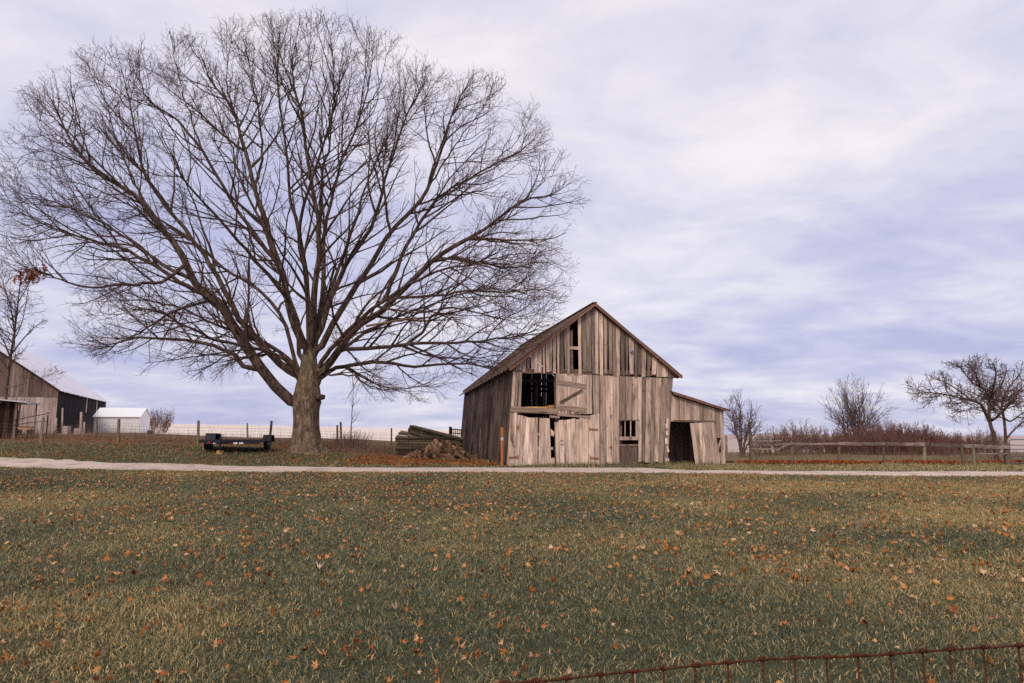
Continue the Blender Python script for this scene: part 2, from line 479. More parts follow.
def sample_lawn(n, y0, y1, p):
    out = []
    u = rng.random(n * 2)
    if p == 1:
        Y = y0 + (y1 - y0) * u                       # width ~ Y times density ~ 1/Y
    else:
        Y = np.sqrt(y0 ** 2 + (y1 ** 2 - y0 ** 2) * u)
    X = (rng.random(n * 2) * 2 - 1) * (0.80 * Y + 1.0)
    keep = Y < road_near_Y(X) + 0.10 + 0.45 * (rng.random(len(X)) ** 3) * (vnoise(X, Y, 0.9) + 0.3)
    return X[keep][:n], Y[keep][:n]

Xg, Yg = sample_lawn(1300000, 2.7, 37.0, 1)
cl = vnoise(Xg, Yg, 0.16) * 0.5 + vnoise(Xg, Yg, 0.5) * 0.5
patch = vnoise(Xg, Yg, 2.6) * 0.6 + vnoise(Xg, Yg, 7.0) * 0.4
dist = np.clip(Yg / 30, 0, 1)
keep = rng.random(len(Xg)) < np.clip(0.40 + 0.95 * cl, 0.3, 1.0)
Xg, Yg, cl, patch, dist = Xg[keep], Yg[keep], cl[keep], patch[keep], dist[keep]
n = len(Xg)
h = (0.016 + 0.05 * rng.random(n) ** 1.6) * (0.4 + 1.2 * cl) * (1 + 0.6 * dist)
w = (0.0024 + 0.0026 * rng.random(n)) * (1 + 3.4 * dist)
tone = np.clip(0.12 + 0.42 * rng.random(n) ** 1.4 + 0.62 * (patch - 0.47) + 0.22 * (cl - 0.5) + 0.12 * sstep(-4, 10, Xg), 0, 1)
dead = rng.random(n) < 0.20 + 0.55 * np.clip(patch - 0.42, 0, 1)
tone = np.where(dead, 0.66 + 0.34 * rng.random(n), np.clip(tone, 0, 0.72))
lean = 0.25 + 1.35 * rng.random(n)
h = np.where(tone > 0.62, h * 0.85, h)
A = blades(Xg, Yg, h, w, tone, lean)

# strips beyond the lane
Xs = rng.uniform(-48, 34, 150000); Ys = rng.uniform(30, 50, 150000)
bu = (Xs - BO.x) * E1.x + (Ys - BO.y) * E1.y; bv = (Xs - BO.x) * E2.x + (Ys - BO.y) * E2.y
inb = (bu > -0.1) & (bu < 13.4) & (bv > -0.05)
k = (Ys > road_far_Y(Xs) - 0.1 - 0.5 * rng.random(len(Xs)) ** 3) & ~inb & (np.abs(Xs) < 0.85 * Ys)
pl = vnoise(Xs, Ys, 3.0)
lim = np.where(Xs < -3, 45.5 + 3 * (pl - 0.5), 42.5)
k &= (Ys < lim) & (rng.random(len(Xs)) < 0.4 + 0.7 * pl)
Xs, Ys, pl = Xs[k], Ys[k], pl[k]
n2 = len(Xs)
tone2 = np.where(rng.random(n2) < np.where(Xs > 8, 0.55, 0.14 + 0.25 * pl), 0.62 + 0.3 * rng.random(n2), 0.05 + 0.42 * rng.random(n2))
B = blades(Xs, Ys, 0.06 + 0.09 * rng.random(n2), 0.014 + 0.012 * rng.random(n2), tone2, 0.3 + 0.9 * rng.random(n2))
nt_ = 5200
uu = np.concatenate([rng.uniform(-0.1, 13.1, 4000), rng.uniform(-0.45, -0.05, 1200)]); vv = np.concatenate([-0.12 - 0.45 * rng.random(4000) ** 2, rng.uniform(0, 19, 1200)])
kt = rng.random(nt_) < np.clip(1.7 * vnoise(uu, vv, 0.55) - 0.3, 0.05, 1)
uu, vv = uu[kt], vv[kt]; nt_ = len(uu)
Xt_, Yt_ = BO.x + uu * E1.x + vv * E2.x, BO.y + uu * E1.y + vv * E2.y
Ct = blades(Xt_, Yt_, 0.08 + 0.24 * rng.random(nt_) ** 2, 0.010 + 0.010 * rng.random(nt_), np.where(rng.random(nt_) < 0.4, 0.65 + 0.25 * rng.random(nt_), 0.4 * rng.random(nt_)), 0.2 + 0.7 * rng.random(nt_))
B = (np.concatenate([B[0], Ct[0]]), np.concatenate([B[1], Ct[1] + len(B[0])]), np.concatenate([B[2], Ct[2]]))
gv = np.concatenate([A[0], B[0]]); gt = np.concatenate([A[1], B[1] + len(A[0])]); gc = np.concatenate([A[2], B[2]])
tag(finish(np_mesh('grass', gv, gt, gc), 'grass', M['grass']), 'short tufted grass of the lawn, green mixed with straw', 'grass', kind='stuff')

# ------------------------------------------------------------------ fallen leaves
LEAF2D = np.array([(0, -0.5), (0.13, -0.22), (0.40, -0.28), (0.24, -0.02), (0.44, 0.16), (0.16, 0.18), (0, 0.52), (-0.17, 0.2), (-0.46, 0.14), (-0.23, -0.03), (-0.38, -0.3), (-0.12, -0.2)])
def leaf_verts(n, size, curl, flat=0.5):
    """(n,13,3): twelve rim points and a centre, crumpled"""
    m = len(LEAF2D)
    x = LEAF2D[None, :, 0] * size[:, None] * rng.uniform(0.8, 1.2, (n, m)); y = LEAF2D[None, :, 1] * size[:, None] * rng.uniform(0.85, 1.15, (n, m))
    r = np.hypot(x, y)
    z = curl[:, None] * (r ** 2) / size[:, None] * 1.9 + rng.normal(0, 0.10, (n, m)) * size[:, None]
    P = np.stack([x, y, z], 2)
    P = np.concatenate([P, np.zeros((n, 1, 3))], 1)
    a = rng.random(n) * 2 * math.pi; tx = rng.normal(0, flat, n); ty = rng.normal(0, flat, n)
    def rot(P, ang, i, j):
        c, s = np.cos(ang)[:, None], np.sin(ang)[:, None]
        Q = P.copy(); Q[:, :, i] = c * P[:, :, i] - s * P[:, :, j]; Q[:, :, j] = s * P[:, :, i] + c * P[:, :, j]
        return Q
    return rot(rot(rot(P, tx, 1, 2), ty, 0, 2), a, 0, 1)
LT = np.array([(k, (k + 1) % 12, 12) for k in range(12)])
def leaves_mesh(name, X, Y, Z, size, tone, flat=0.5):
    n = len(X)
    P = leaf_verts(n, size, rng.uniform(-1, 2, n), flat)
    mn = P[:, :, 2].min(1)
    P += np.stack([X, Y, Z - mn * 0.6], 1)[:, None, :]
    T = (np.arange(n)[:, None, None] * 13 + LT[None]).reshape(-1, 3)
    return np_mesh(name, P.reshape(-1, 3), T, np.repeat(tone, 13))

def leaf_tone(n): return np.clip(rng.choice([0.14, 0.42, 0.64, 0.80, 0.93], n, p=[0.10, 0.18, 0.28, 0.28, 0.16]) + rng.normal(0, 0.07, n), 0, 1)
Xl, Yl = sample_lawn(20000, 3.2, 36.0, 2)
kp = rng.random(len(Xl)) < (0.25 + 1.2 * np.clip(vnoise(Xl, Yl, 3.5) * 0.6 + vnoise(Xl, Yl, 1.1) * 0.4 - 0.25, 0, 1)) * np.where(Yl > 18, 1.0, 0.85) * np.where(Xl < 6, 1.0, 0.75)
Xl, Yl = Xl[kp], Yl[kp]
order = np.argsort(Yl); Xl, Yl = Xl[order], Yl[order]
vis = np.abs(Xl) < 0.75 * Yl
near_idx = [q for q in range(len(Xl)) if vis[q] and Yl[q] > 4.2][:300]
nearset = set(near_idx)
rest = np.array([q for q in range(len(Xl)) if q not in nearset])
# nearest leaves: single objects, four shapes in four colours, shared meshes
LK = [('rust brown fallen leaf lying curled in the lawn grass', 'rust brown leaves on the lawn', 0.20, 0.24),
      ('orange fallen leaf lying on the lawn grass', 'orange leaves on the lawn', 0.55, 0.42),
      ('golden tan fallen leaf lying on the lawn grass', 'golden tan leaves on the lawn', 0.78, 0.18),
      ('pale pinkish beige fallen leaf lying on the lawn grass', 'pale beige leaves on the lawn', 0.90, 0.16)]
protos = []
for lab, grp, tn, pr in LK:
    ms = [leaves_mesh('fallen_leaf', np.zeros(1), np.zeros(1), np.zeros(1), np.array([s]), np.array([min(1, tn + random.uniform(-0.05, 0.05))]), 0.45) for s in (0.045, 0.056, 0.066, 0.078)]
    for m_ in ms: m_.materials.append(M['leaf'])
    protos.append(ms)
for q in near_idx:
    kk = int(rng.choice(4, p=[x[3] for x in LK]))
    o = bpy.data.objects.new('fallen_leaf', random.choice(protos[kk]))
    COL.objects.link(o)
    o.location = (Xl[q], Yl[q], tz(Xl[q], Yl[q]) + 0.018 + 0.022 * random.random())
    o.rotation_euler = (random.gauss(0, 0.6), random.gauss(0, 0.6), random.uniform(0, 6.28))
    sc = random.uniform(0.75, 1.15); o.scale = (sc * random.uniform(0.55, 1.0), sc, sc * random.uniform(0.8, 1.6))
    tag(o, LK[kk][0], 'leaf', LK[kk][1])
LX = [Xl[rest]]; LY = [Yl[rest]]; LS = [rng.uniform(0.045, 0.10, len(rest))]; LZ = [terr(Xl[rest], Yl[rest]) + 0.03 + 0.025 * rng.random(len(rest))]
def scatter(n, x0, x1, y0, y1, s0, s1, zf=0.04, gaps=1.3):
    X = rng.uniform(x0, x1, n); Y = rng.uniform(y0, y1, n)
    bu = (X - BO.x) * E1.x + (Y - BO.y) * E1.y; bv = (X - BO.x) * E2.x + (Y - BO.y) * E2.y
    k = ~((bu > -0.1) & (bu < 13.2) & (bv > -0.3)) & (Y > road_far_Y(X) + 0.15) & (rng.random(n) < (0.25 + 1.1 * vnoise(X, Y, 1.3) if gaps < 2 else np.clip(2.4 * vnoise(X, Y * 0.4, gaps) - 0.55, 0.12, 1)))
    X, Y = X[k], Y[k]
    LX.append(X); LY.append(Y); LS.append(rng.uniform(s0, s1, len(X))); LZ.append(terr(X, Y) + zf * rng.random(len(X)))
scatter(2300, -45, -5, 43.5, 60, 0.09, 0.18)          # beyond the wire fence
scatter(1300, -30, -4, 37, 44, 0.09, 0.15)           # under the oak
scatter(2600, -9.5, -0.8, 38.6, 46, 0.08, 0.15, 0.06)  # round the firewood
X0r = gpt(728, 41.5).x
scatter(5600, X0r, 36, 40.2, 43.4, 0.07, 0.16, 0.16, 2.6)     # banked against the rail fence
scatter(900, X0r - 1, 36, 42.6, 46, 0.10, 0.18)
X_, Y_, S_, Z_ = (np.concatenate(a) for a in (LX, LY, LS, LZ))
tag(finish(leaves_mesh('fallen_leaves', X_, Y_, Z_, S_, np.where(Y_ > 37, np.where(X_ > 5, leaf_tone(len(X_)) * 0.5 - 0.05, leaf_tone(len(X_)) * 0.62 - 0.05), leaf_tone(len(X_))), 0.55), 'fallen_leaves', M['leaf']),
    'scattered and drifted orange brown leaves across the lawn and along the fences', 'leaves', kind='stuff')

# ------------------------------------------------------------------ barn
def jit(a): return random.uniform(-a, a)

def plank_wall(mb, u0, u1, zb, zt, y, thick=0.03, w=(0.2, 0.32), gap=0.012, holes=(), rag_b=0.04, rag_t=0.0, tone=(0.2, 0.8), missing=0.0, edges=(), slits=(), taper=0.0):
    """upright boards between u0 and u1; zb(u), zt(u) give the ends; holes are (ua, ub, za, zb)"""
    cuts = {u0, u1}
    for (a, b, c, d) in holes: cuts |= {min(max(a, u0), u1), min(max(b, u0), u1)}
    for e in edges: cuts.add(e)
    cuts = sorted(cuts)
    spans = []
    for a, b in zip(cuts, cuts[1:]):
        if b - a < 0.02: continue
        n = max(1, round((b - a) / random.uniform(*w)))
        ws = [random.uniform(0.75, 1.25) for _ in range(n)]; s = sum(ws); x = a
        for q in ws:
            spans.append((x, x + (b - a) * q / s)); x += (b - a) * q / s
    for a, b in spans:
        if random.random() < missing: continue
        g = gap * (0.12 + 2.6 * random.random() ** 4)
        if any(abs((a + b) / 2 - sl) < (b - a) / 2 for sl in slits): g += 0.028
        a2, b2 = a + g / 2, b - g / 2
        m = (a + b) / 2
        segs = [(zb(m) + random.uniform(0, rag_b), None)]
        ivs = sorted([(c, d) for (ha, hb, c, d) in holes if ha < m < hb])
        lo = zb(m) + (random.uniform(0, rag_b))
        t = random.uniform(*tone)
        dy = jit(0.010)
        def emit(l, hi_l, hi_r):
            if min(hi_l, hi_r) - l < 0.03: return
            tw = jit(0.008)
            skew = jit(0.012)
            ta, tb_ = taper * random.random() ** 2.5, taper * random.random() ** 2.5
            mb.hexa([(a2 + ta, y + dy, l), (b2 - tb_, y + dy + tw, l + jit(0.015)), (b2 - tb_, y + dy + thick + tw, l), (a2 + ta, y + dy + thick, l),
                     (a2 + skew, y + dy, hi_l), (b2 + skew * 0.6, y + dy + tw, hi_r), (b2 + skew * 0.6, y + dy + thick + tw, hi_r), (a2 + skew, y + dy + thick, hi_l)], t)
        for c, d in ivs:
            if c > lo: emit(lo, c, c)
            lo = max(lo, d)
        if zt(m) > lo:
            tr = random.uniform(0, rag_t)
            emit(lo, zt(a2) - tr, zt(b2) - tr)

uLb = 0.0
uLt, zLt = fr(513.0, 371.0)
uRb = fr(668.0, 464.6)[0]; uRt, zRt = fr(673.8, 378.0)
HE = zLt
KL = uLt - uLb; KR = uRt - uRb
BW = uRb
def warp(p):
    x, y, z = p
    f = min(z / HE, 1.25)
    return (x + f * (KL * math.exp(-max(x, 0) / 1.1) + KR * math.exp(-abs(BW - x) / 1.5)), y, z)

def un(px, py, v=0.0):           # image point -> unwarped wall coordinates
    u, z = fr(px, py, v)
    x = u
    for _ in range(12):
        x = u - (warp((x, 0, z))[0] - x)
    return x, z

BL = 19.6
barn = empty('barn', BO, 'weathered grey brown plank barn with rusty gable roof and lean-to, behind the gravel lane', 'barn', PHI)

apex_u, apex_z = fr(595.2, 302.6, -0.35)
el_u, el_z = fr(508.6, 368.0, -0.35)
er_u, er_z = fr(683.0, 376.0, -0.35)
RT = 0.10
def roof_under(u):               # underside height above wall coordinate (world local u)
    if u < apex_u: z = el_z + (apex_z - el_z) * (u - el_u) / (apex_u - el_u)
    else: z = er_z + (apex_z - er_z) * (er_u - u) / (er_u - apex_u)
    return z - RT - 0.09

op_l, op_zb = un(520.8, 409.5); op_r = un(556.2, 400)[0]; op_zt = un(538, 372.5)[1]
gs_l = un(569.8, 350)[0]; gs_r = un(578.2, 350)[0]; gs_zt = un(574, 322)[1]; gs_zb = un(574, 374)[1]
seam_l, seam_r = zLt, zRt
def seam(u): return seam_l + (seam_r - seam_l) * u / BW
dl_l = un(512.2, 440)[0]; dl_r = un(556, 440)[0]; dr_r = un(599.8, 440)[0]
wd_l = un(619.4, 430)[0]; wd_r = un(638.2, 430)[0]; wd_zt = un(629, 420.8)[1]; wd_zb = un(629, 440.5)[1]

m = MB()
holes = [(op_l, op_r, op_zb - 0.05, op_zt), (dl_l, dr_r, -1, un(540, 413.5)[1]), (wd_l, wd_r, -1, wd_zt)]
plank_wall(m, 0.02, BW, lambda u: 0.02, lambda u: seam(u) - 0.02, 0.0, holes=holes, rag_b=0.2, gap=0.03, w=(0.2, 0.38), tone=(0.1, 1.0), taper=0.03)
m.build('front_wall', M['barn_wood'], barn, warp=warp)
m = MB()
plank_wall(m, 0.02, BW, lambda u: seam(u) - 0.06, lambda u: roof_under(warp((u, 0, seam(u)))[0]) - 0.02, -0.034,
           holes=[(gs_l, gs_r, gs_zb, gs_zt)], rag_b=0.24, gap=0.03, w=(0.2, 0.36), tone=(0.05, 1.0), taper=0.085)
zc = un(574, 348)[1]
m.box(gs_l - 0.05, gs_r + 0.05, -0.012, 0.03, zc - 0.09, zc + 0.09, 0.7)
gw = m.build('gable_wall', M['barn_wood'], barn, warp=warp)
m = MB()
m.box(0.0, BW, 0.05, 0.2, seam(0) - 0.12, seam(0) + 0.18, 0.2)
for u in (gs_l + 0.05, 3.2, 6.6): m.box(u, u + 0.16, 0.06, 0.2, seam(u), min(apex_z - 1.2, roof_under(u) - 0.3), 0.3)
for u in (0.06, 2.9, 6.7, BW - 0.25):
    for v in (0.25, 5, 10, 15, 19.2): m.box(u, u + 0.19, v, v + 0.19, 0.0, HE - 0.22, 0.3)
for v in (5, 10, 15): m.box(0.1, BW - 0.1, v, v + 0.2, HE - 0.2, HE, 0.3)
m.build('timber_frame', M['beam_wood'], barn, warp=warp)
# loft floor (rests on the frame)
m = MB()
m.box(0.12, BW - 0.12, 0.3, 9.0, op_zb - 0.1, op_zb - 0.02, 0.3)
m.build('loft_floor', M['beam_wood'], barn, warp=warp)

# side walls, back wall
def side(mb, x, dx, y0, y1, zt, slits, tone, mat_gap=0.012):
    t = MB()
    plank_wall(t, y0, y1, lambda u: 0.0, zt if callable(zt) else (lambda u: zt), 0.0, gap=mat_gap, rag_b=0.1, tone=tone, slits=slits)
    mb.add([(x + dx * p[1], p[0], p[2]) for p in t.v], [tuple(reversed(f)) if dx > 0 else f for f in t.f])
    mb.t[-len(t.t):] = t.t
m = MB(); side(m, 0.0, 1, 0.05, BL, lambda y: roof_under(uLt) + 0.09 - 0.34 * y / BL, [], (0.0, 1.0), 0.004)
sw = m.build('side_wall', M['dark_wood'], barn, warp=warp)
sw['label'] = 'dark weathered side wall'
m = MB()
pv0, pv1 = 9.2, 9.75
m.box(-0.03, -0.004, pv0, pv1, 0.9, 2.15, 0.8)
m.build('wall_patch', M['brown_wood'], sw, warp=warp)
m = MB(); side(m, BW - 0.03, 1, 0.05, BL, roof_under(uRt) + 0.06, [], (0.2, 0.8), 0.006)
m.build('side_wall', M['barn_wood'], barn, warp=warp)
m = MB()
plank_wall(m, 0.05, BW, lambda u: 0.0, lambda u: roof_under(warp((u, 0, HE))[0]) - 0.02, BL, gap=0.004, tone=(0.2, 0.8), slits=(2.2, 4.4, 7.1))
m.build('back_wall', M['barn_wood'], barn, warp=warp)

# roof: two corrugated slopes, slightly uneven
def slope(u0, z0, u1, z1, y0, y1, thick, sag=0.05, ny=60, nx=8, droop=0.0, wav=0.05):
    mb = MB()
    vs = []
    for side_ in (0, 1):
        for j in range(ny + 1):
            y = y0 + (y1 - y0) * j / ny
            rip = 0.018 * math.sin(j * math.pi)     # lap lines between sheets
            for i in range(nx + 1):
                t = i / nx
                s = -sag * math.sin(math.pi * j / ny) * (0.4 + 0.6 * t) + 0.012 * (j % 2) + 0.015 * math.sin(j * 1.7 + i)
                s -= droop * (j / ny) * (1 - t)
                if i == 0: s += wav * math.sin(j * 2.1) * (1 if 0 < j < ny else 0.2)
                vs.append((u0 + (u1 - u0) * t, y, z0 + (z1 - z0) * t + s - side_ * thick))
    W = nx + 1; N = W * (ny + 1); fs = []
    for j in range(ny):
        for i in range(nx):
            a = j * W + i
            fs.append((a, a + 1, a + 1 + W, a + W)); fs.append((N + a, N + a + W, N + a + 1 + W, N + a + 1))
    for j in range(ny):
        a = j * W; fs.append((a, a + W, N + a + W, N + a)); a = j * W + nx; fs.append((a, N + a, N + a + W, a + W))
    for i in range(nx):
        fs.append((i, N + i, N + i + 1, i + 1)); a = ny * W + i; fs.append((a, a + 1, N + a + 1, N + a))
    if u1 < u0: fs = [tuple(reversed(f)) for f in fs]
    mb.add(vs, fs)
    return mb
rf = slope(el_u, el_z, apex_u, apex_z, -0.35, BL + 0.9, 0.04, droop=0.34).build('roof', M['rust_roof'], barn)
slope(er_u, er_z, apex_u + 0.02, apex_z - 0.005, -0.352, BL + 0.3, 0.04).build('roof_slope', M['rust_roof'], rf)
m = MB()                         # boards along the rakes and the ridge cap
for (a, b, t) in (((el_u + 0.05, -0.33, el_z - 0.11), (apex_u, -0.33, apex_z - 0.11), 0.9), ((er_u - 0.05, -0.33, er_z - 0.11), (apex_u + 0.01, -0.33, apex_z - 0.11), 0.6)):
    m.bar(a, b, 0.05, 0.12, t)
m.build('barge_board', M['rust_edge'], rf)
m = MB(); m.bar((apex_u, -0.37, apex_z + 0.015), (apex_u, BL + 0.3, apex_z + 0.015), 0.28, 0.05, 0.5)
m.build('ridge_cap', M['rust_roof'], rf)
m = MB()
for k_ in range(16): m.bar((el_u + 0.12, -0.1 + k_ * 1.28, el_z - 0.08), (apex_u - 0.1, -0.1 + k_ * 1.28, apex_z - 0.12), 0.07, 0.12, 0.3)
for k_ in range(16): m.bar((er_u - 0.12, -0.1 + k_ * 1.28, er_z - 0.08), (apex_u + 0.1, -0.1 + k_ * 1.28, apex_z - 0.12), 0.07, 0.12, 0.3)
m.build('rafters', M['beam_wood'], rf)

# loft door hung open against the wall
def q(*pts): return [un(*p) for p in pts]
def poly_planks(mb, tl, tr, br, bl, y, n, thick=0.035, gap=0.012, tone=(0.4, 0.9), rag=0.03):
    ws = [random.uniform(0.8, 1.2) for _ in range(n)]; s = sum(ws); a = 0
    L = lambda p, r_, t: (p[0] + (r_[0] - p[0]) * t, p[1] + (r_[1] - p[1]) * t)
    for w_ in ws:
        b = a + w_ / s
        g = gap / max(0.5, abs(tr[0] - tl[0])) / 2
        t0, t1 = L(tl, tr, a + g), L(tl, tr, b - g); b0, b1 = L(bl, br, a + g), L(bl, br, b - g)
        o1, o2, dy = jit(rag), random.uniform(0, rag), jit(0.006)
        mb.prism([(b0[0], b0[1] + o2), (b1[0], b1[1] + o2), (t1[0], t1[1] + o1), (t0[0], t0[1] + o1)], y + dy, y + dy + thick, random.uniform(*tone))
        a = b
tl, tr, br, bl = q((556.6, 375.5), (586.8, 376.5), (586.8, 413), (556.4, 410))
m = MB(); poly_planks(m, tl, tr, br, bl, -0.05, 6)
ld = m.build('loft_door', M['door_wood'], barn, warp=warp)
m = MB()
def brace(mb, p0, p1, w_, t=0.4, y=-0.085, th=0.033):
    a, b = un(*p0), un(*p1)
    mb.bar((a[0], y + th / 2, a[1]), (b[0], y + th / 2, b[1]), th, w_, t)
brace(m, (557.2, 382.3), (586, 386.8), 0.26, 0.55)
brace(m, (557.2, 406.0), (586.2, 410.2), 0.24, 0.75)
brace(m, (559.5, 403.2), (582.0, 390.2), 0.17, 0.12, -0.084)
m.build('door_brace', M['beam_wood'], ld, warp=warp)

# sill beam under the loft, broken lintel, corner post
m = MB()
a, b = un(510.2, 409.0), un(556.5, 411.8)
m.bar((a[0], -0.09, a[1]), (b[0], -0.09, b[1]), 0.14, 0.30, 0.65)
a, b = un(556.5, 414.5), un(589.5, 417)
m.bar((a[0], -0.06, a[1]), (b[0], -0.06, b[1]), 0.06, 0.14, 0.55)
a, b = un(549, 416.6), un(559, 417.4)
m.bar((a[0], -0.1, a[1]), (b[0], -0.1, b[1]), 0.06, 0.13, 0.8)
m.build('sill_beam', M['beam_wood'], barn, warp=warp)
m = MB()
p = q((510.0, 410.5), (516.6, 411.5), (515.2, 441), (510.4, 441))
m.prism([p[3], p[2], p[1], p[0]], -0.075, -0.036, 0.3)
p = q((513.0, 412.5), (516.8, 412.5), (514.6, 446), (512.4, 446))
m.prism([p[3], p[2], p[1], p[0]], -0.12, -0.078, 0.7)
m.build('corner_board', M['barn_wood'], barn, warp=warp)

def hinge(parent, px, py, side_=1, L=0.42):
    a = un(px, py); mb = MB()
    b = (a[0] + side_ * L, a[1] + 0.04)
    mb.bar((a[0], -0.09, a[1]), (b[0], -0.09, b[1]), 0.014, 0.07, 0.5)
    mb.bar((b[0], -0.09, b[1] - 0.11), (b[0], -0.09, b[1] + 0.11), 0.03, 0.05, 0.5)
    mb.build('hinge', M['hinge'], parent, warp=warp)

# big door leaves
m = MB()
poly_planks(m, *q((517.2, 415.2), (537.8, 417.6), (537.6, 465.6), (508.4, 466.2)), -0.03, 6, tone=(0.45, 1.0), rag=0.05)
dl = m.build('barn_door', M['door_wood'], barn, warp=warp); dl['label'] = 'closed left door leaf'
hinge(dl, 512.5, 428, 1, 0.34); hinge(dl, 508.5, 457.5, 1, 0.5)
m = MB()
poly_planks(m, *q((539.2, 418.2), (549.6, 419), (551.2, 465.6), (538.2, 465.6)), -0.03, 2, tone=(0.5, 0.95), rag=0.06)
for py in (434, 448): 
    a = un(536, py); b = un(553.2, py + 0.5)
    m.bar((a[0], 0.03, a[1]), (b[0], 0.03, b[1]), 0.04, 0.16, 0.4)
p = q((550.0, 428.5), (554.5, 432), (553.5, 437), (551.0, 433)); m.prism([p[3], p[2], p[1], p[0]], -0.02, 0.01, 0.8)
p = q((550.5, 458.5), (554.2, 457.5), (554.6, 464.5), (551.2, 464.5)); m.prism([p[3], p[2], p[1], p[0]], -0.02, 0.01, 0.6)
m.build('barn_door', M['door_wood'], barn, warp=warp)['label'] = 'loose two board door strip'
m = MB()
poly_planks(m, *q((554.2, 422.2), (588.0, 416.6), (588.2, 466.2), (556.2, 466.4)), -0.045, 8, tone=(0.45, 1.0), rag=0.06)
poly_planks(m, *q((588.3, 415.8), (599.4, 413.4), (599.6, 466.0), (588.4, 466.2)), -0.035, 2, tone=(0.5, 0.9), rag=0.03)
dr = m.build('barn_door', M['door_wood'], barn, warp=warp); dr['label'] = 'sagging right door leaf with slanted top'
hinge(dr, 597.6, 429.6, -1, 0.5); hinge(dr, 598.4, 458.3, -1, 0.5)
m = MB()
for py in (440.5, 444.4):
    a = un(559.8, py); b = un(563.4, py - 0.3); m.bar((a[0], -0.055, a[1]), (b[0], -0.055, b[1]), 0.02, 0.05, 0.8)
m.build('latch', M['galv'], dr, warp=warp)
hinge(barn, 609.0, 447.5, 1, 0.12)

# window
wz0 = un(629, 436.6)[1]
m = MB()
m.box(wd_l - 0.02, wd_r + 0.03, -0.055, 0.02, wz0 - 0.2, wz0, 0.5)
m.box(wd_r - 0.16, wd_r + 0.02, -0.05, 0.02, wz0 + 0.003, wd_zt + 0.02, 0.7)
m.box(wd_l - 0.06, wd_r + 0.05, -0.06, 0.02, wd_zt + 0.003, wd_zt + 0.07, 0.2)
wn = m.build('window', M['barn_wood'], barn, warp=warp)
m = MB()
for px in (625.0, 630.6):
    u = un(px, 430)[0]; m.box(u - 0.025, u + 0.025, -0.02, 0.02, wz0, wd_zt, 0.55)
m.build('muntin', M['barn_wood'], wn, warp=warp)
m = MB()
pz = un(629, 444.2)[1]
mid = un(629.8, 450)[0]
plank_wall(m, wd_l + 0.02, mid, lambda u: 0.05, lambda u: pz - 0.06, 0.03, w=(0.4, 0.5), tone=(0.25, 0.4))
plank_wall(m, mid, wd_r - 0.02, lambda u: 0.05, lambda u: pz - 0.16, 0.03, w=(0.4, 0.5), tone=(0.2, 0.35))
m.box(wd_l - 0.01, wd_r + 0.01, -0.006, 0.02, pz - 0.12, pz, 0.6)
m.build('window_panel', M['brown_wood'], wn, warp=warp)
m = MB(); m.box(mid - 0.03, mid + 0.03, 0.0, 0.028, 0.8, pz - 0.15, 0.5); m.build('rust_strip', M['hinge'], wn, warp=warp)
# lamp bracket on the gable
a = un(630.6, 352); m = MB(); m.tube([(a[0], -0.05, a[1]), (a[0], -0.2, a[1] + 0.02)], [0.05, 0.09], 10)
m.build('yard_light', M['galv'], barn, warp=warp, smooth=True)
a = un(519.8, 369); m = MB(); m.tube([(a[0], -0.05, a[1]), (a[0], -0.16, a[1])], [0.04, 0.055], 8)
m.build('insulator', M['white_band'], barn, warp=warp, smooth=True)
# ragged boards at the right corner
m = MB()
for (px, py, w_, h_) in ((670.3, 426, 2.8, 5), (669.4, 433, 2.2, 4), (668.4, 441, 2.6, 6), (668.8, 449, 1.6, 6), (667.6, 459.8, 3.6, 3.0), (666.6, 463.6, 2.2, 4), (671.0, 421, 1.6, 5)):
    p = q((px - w_ / 2, py - h_ / 2), (px + w_ / 2, py - h_ / 2 + jit(0.8)), (px + w_ / 2 + jit(0.8), py + h_ / 2), (px - w_ / 2, py + h_ / 2))
    m.prism([p[3], p[2], p[1], p[0]], -0.03 + jit(0.01), 0.04, random.uniform(0.5, 1))
m.build('splintered_board', M['door_wood'], barn)

# lean-to
lr_l = fr(673.0, 391.6, -0.2); lr_r = fr(730.4, 409.6, -0.2)
def lt_under(u): return lr_l[1] + (lr_r[1] - lr_l[1]) * (u - lr_l[0]) / (lr_r[0] - lr_l[0]) - 0.17
LW = fr(725.2, 440)[0]; LB = uRb + 0.06
lint = fr(690, 421.4)[1]
lo_r = fr(714.2, 440)[0]
lw0, lw1 = fr(716.4, 445)[0], fr(721.4, 445)[0]; lwz0 = fr(719, 452.5)[1]; lwz1 = fr(719, 437.8)[1]
m = MB()
plank_wall(m, uRb - 0.08, LW, lambda u: 0.0, lt_under, 0.06, holes=[(LB - 1.5, lo_r, -1, lint), (lw0, lw1, lwz0, lwz1)], rag_b=0.2, gap=0.015, tone=(0.3, 0.8))
lf = m.build('lean_to_wall', M['barn_wood'], barn)
m = MB(); m.bar((uRt - 0.1, -0.04, lint + 0.02), (lo_r + 0.1, -0.04, lint + 0.0), 0.06, 0.11, 0.15)
a = fr(716.8, 452), fr(720.8, 440); m.bar((a[0][0], 0.0, a[0][1]), (a[1][0], 0.0, a[1][1]), 0.03, 0.1, 0.9)
m.build('lintel', M['beam_wood'], lf)
m = MB()
p = [fr(*c, -0.1) for c in ((689.9, 423.0), (714.2, 421.8), (720.6, 464.4), (695.4, 465.4))]
poly_planks(m, *p, -0.12, 6, tone=(0.4, 0.9), rag=0.03)
m.build('lean_to_door', M['door_wood'], lf)['label'] = 'sagging plank door hung askew'
m = MB()
m.prism([fr(696.6, 452), fr(701, 452), fr(701, 453.4), fr(696.6, 453.4)][::-1], -0.14, -0.125, 0.2)
m = MB(); side(m, LW - 0.03, 1, 0.095, 3.6, lt_under(LW), [], (0.2, 0.8), 0.02)
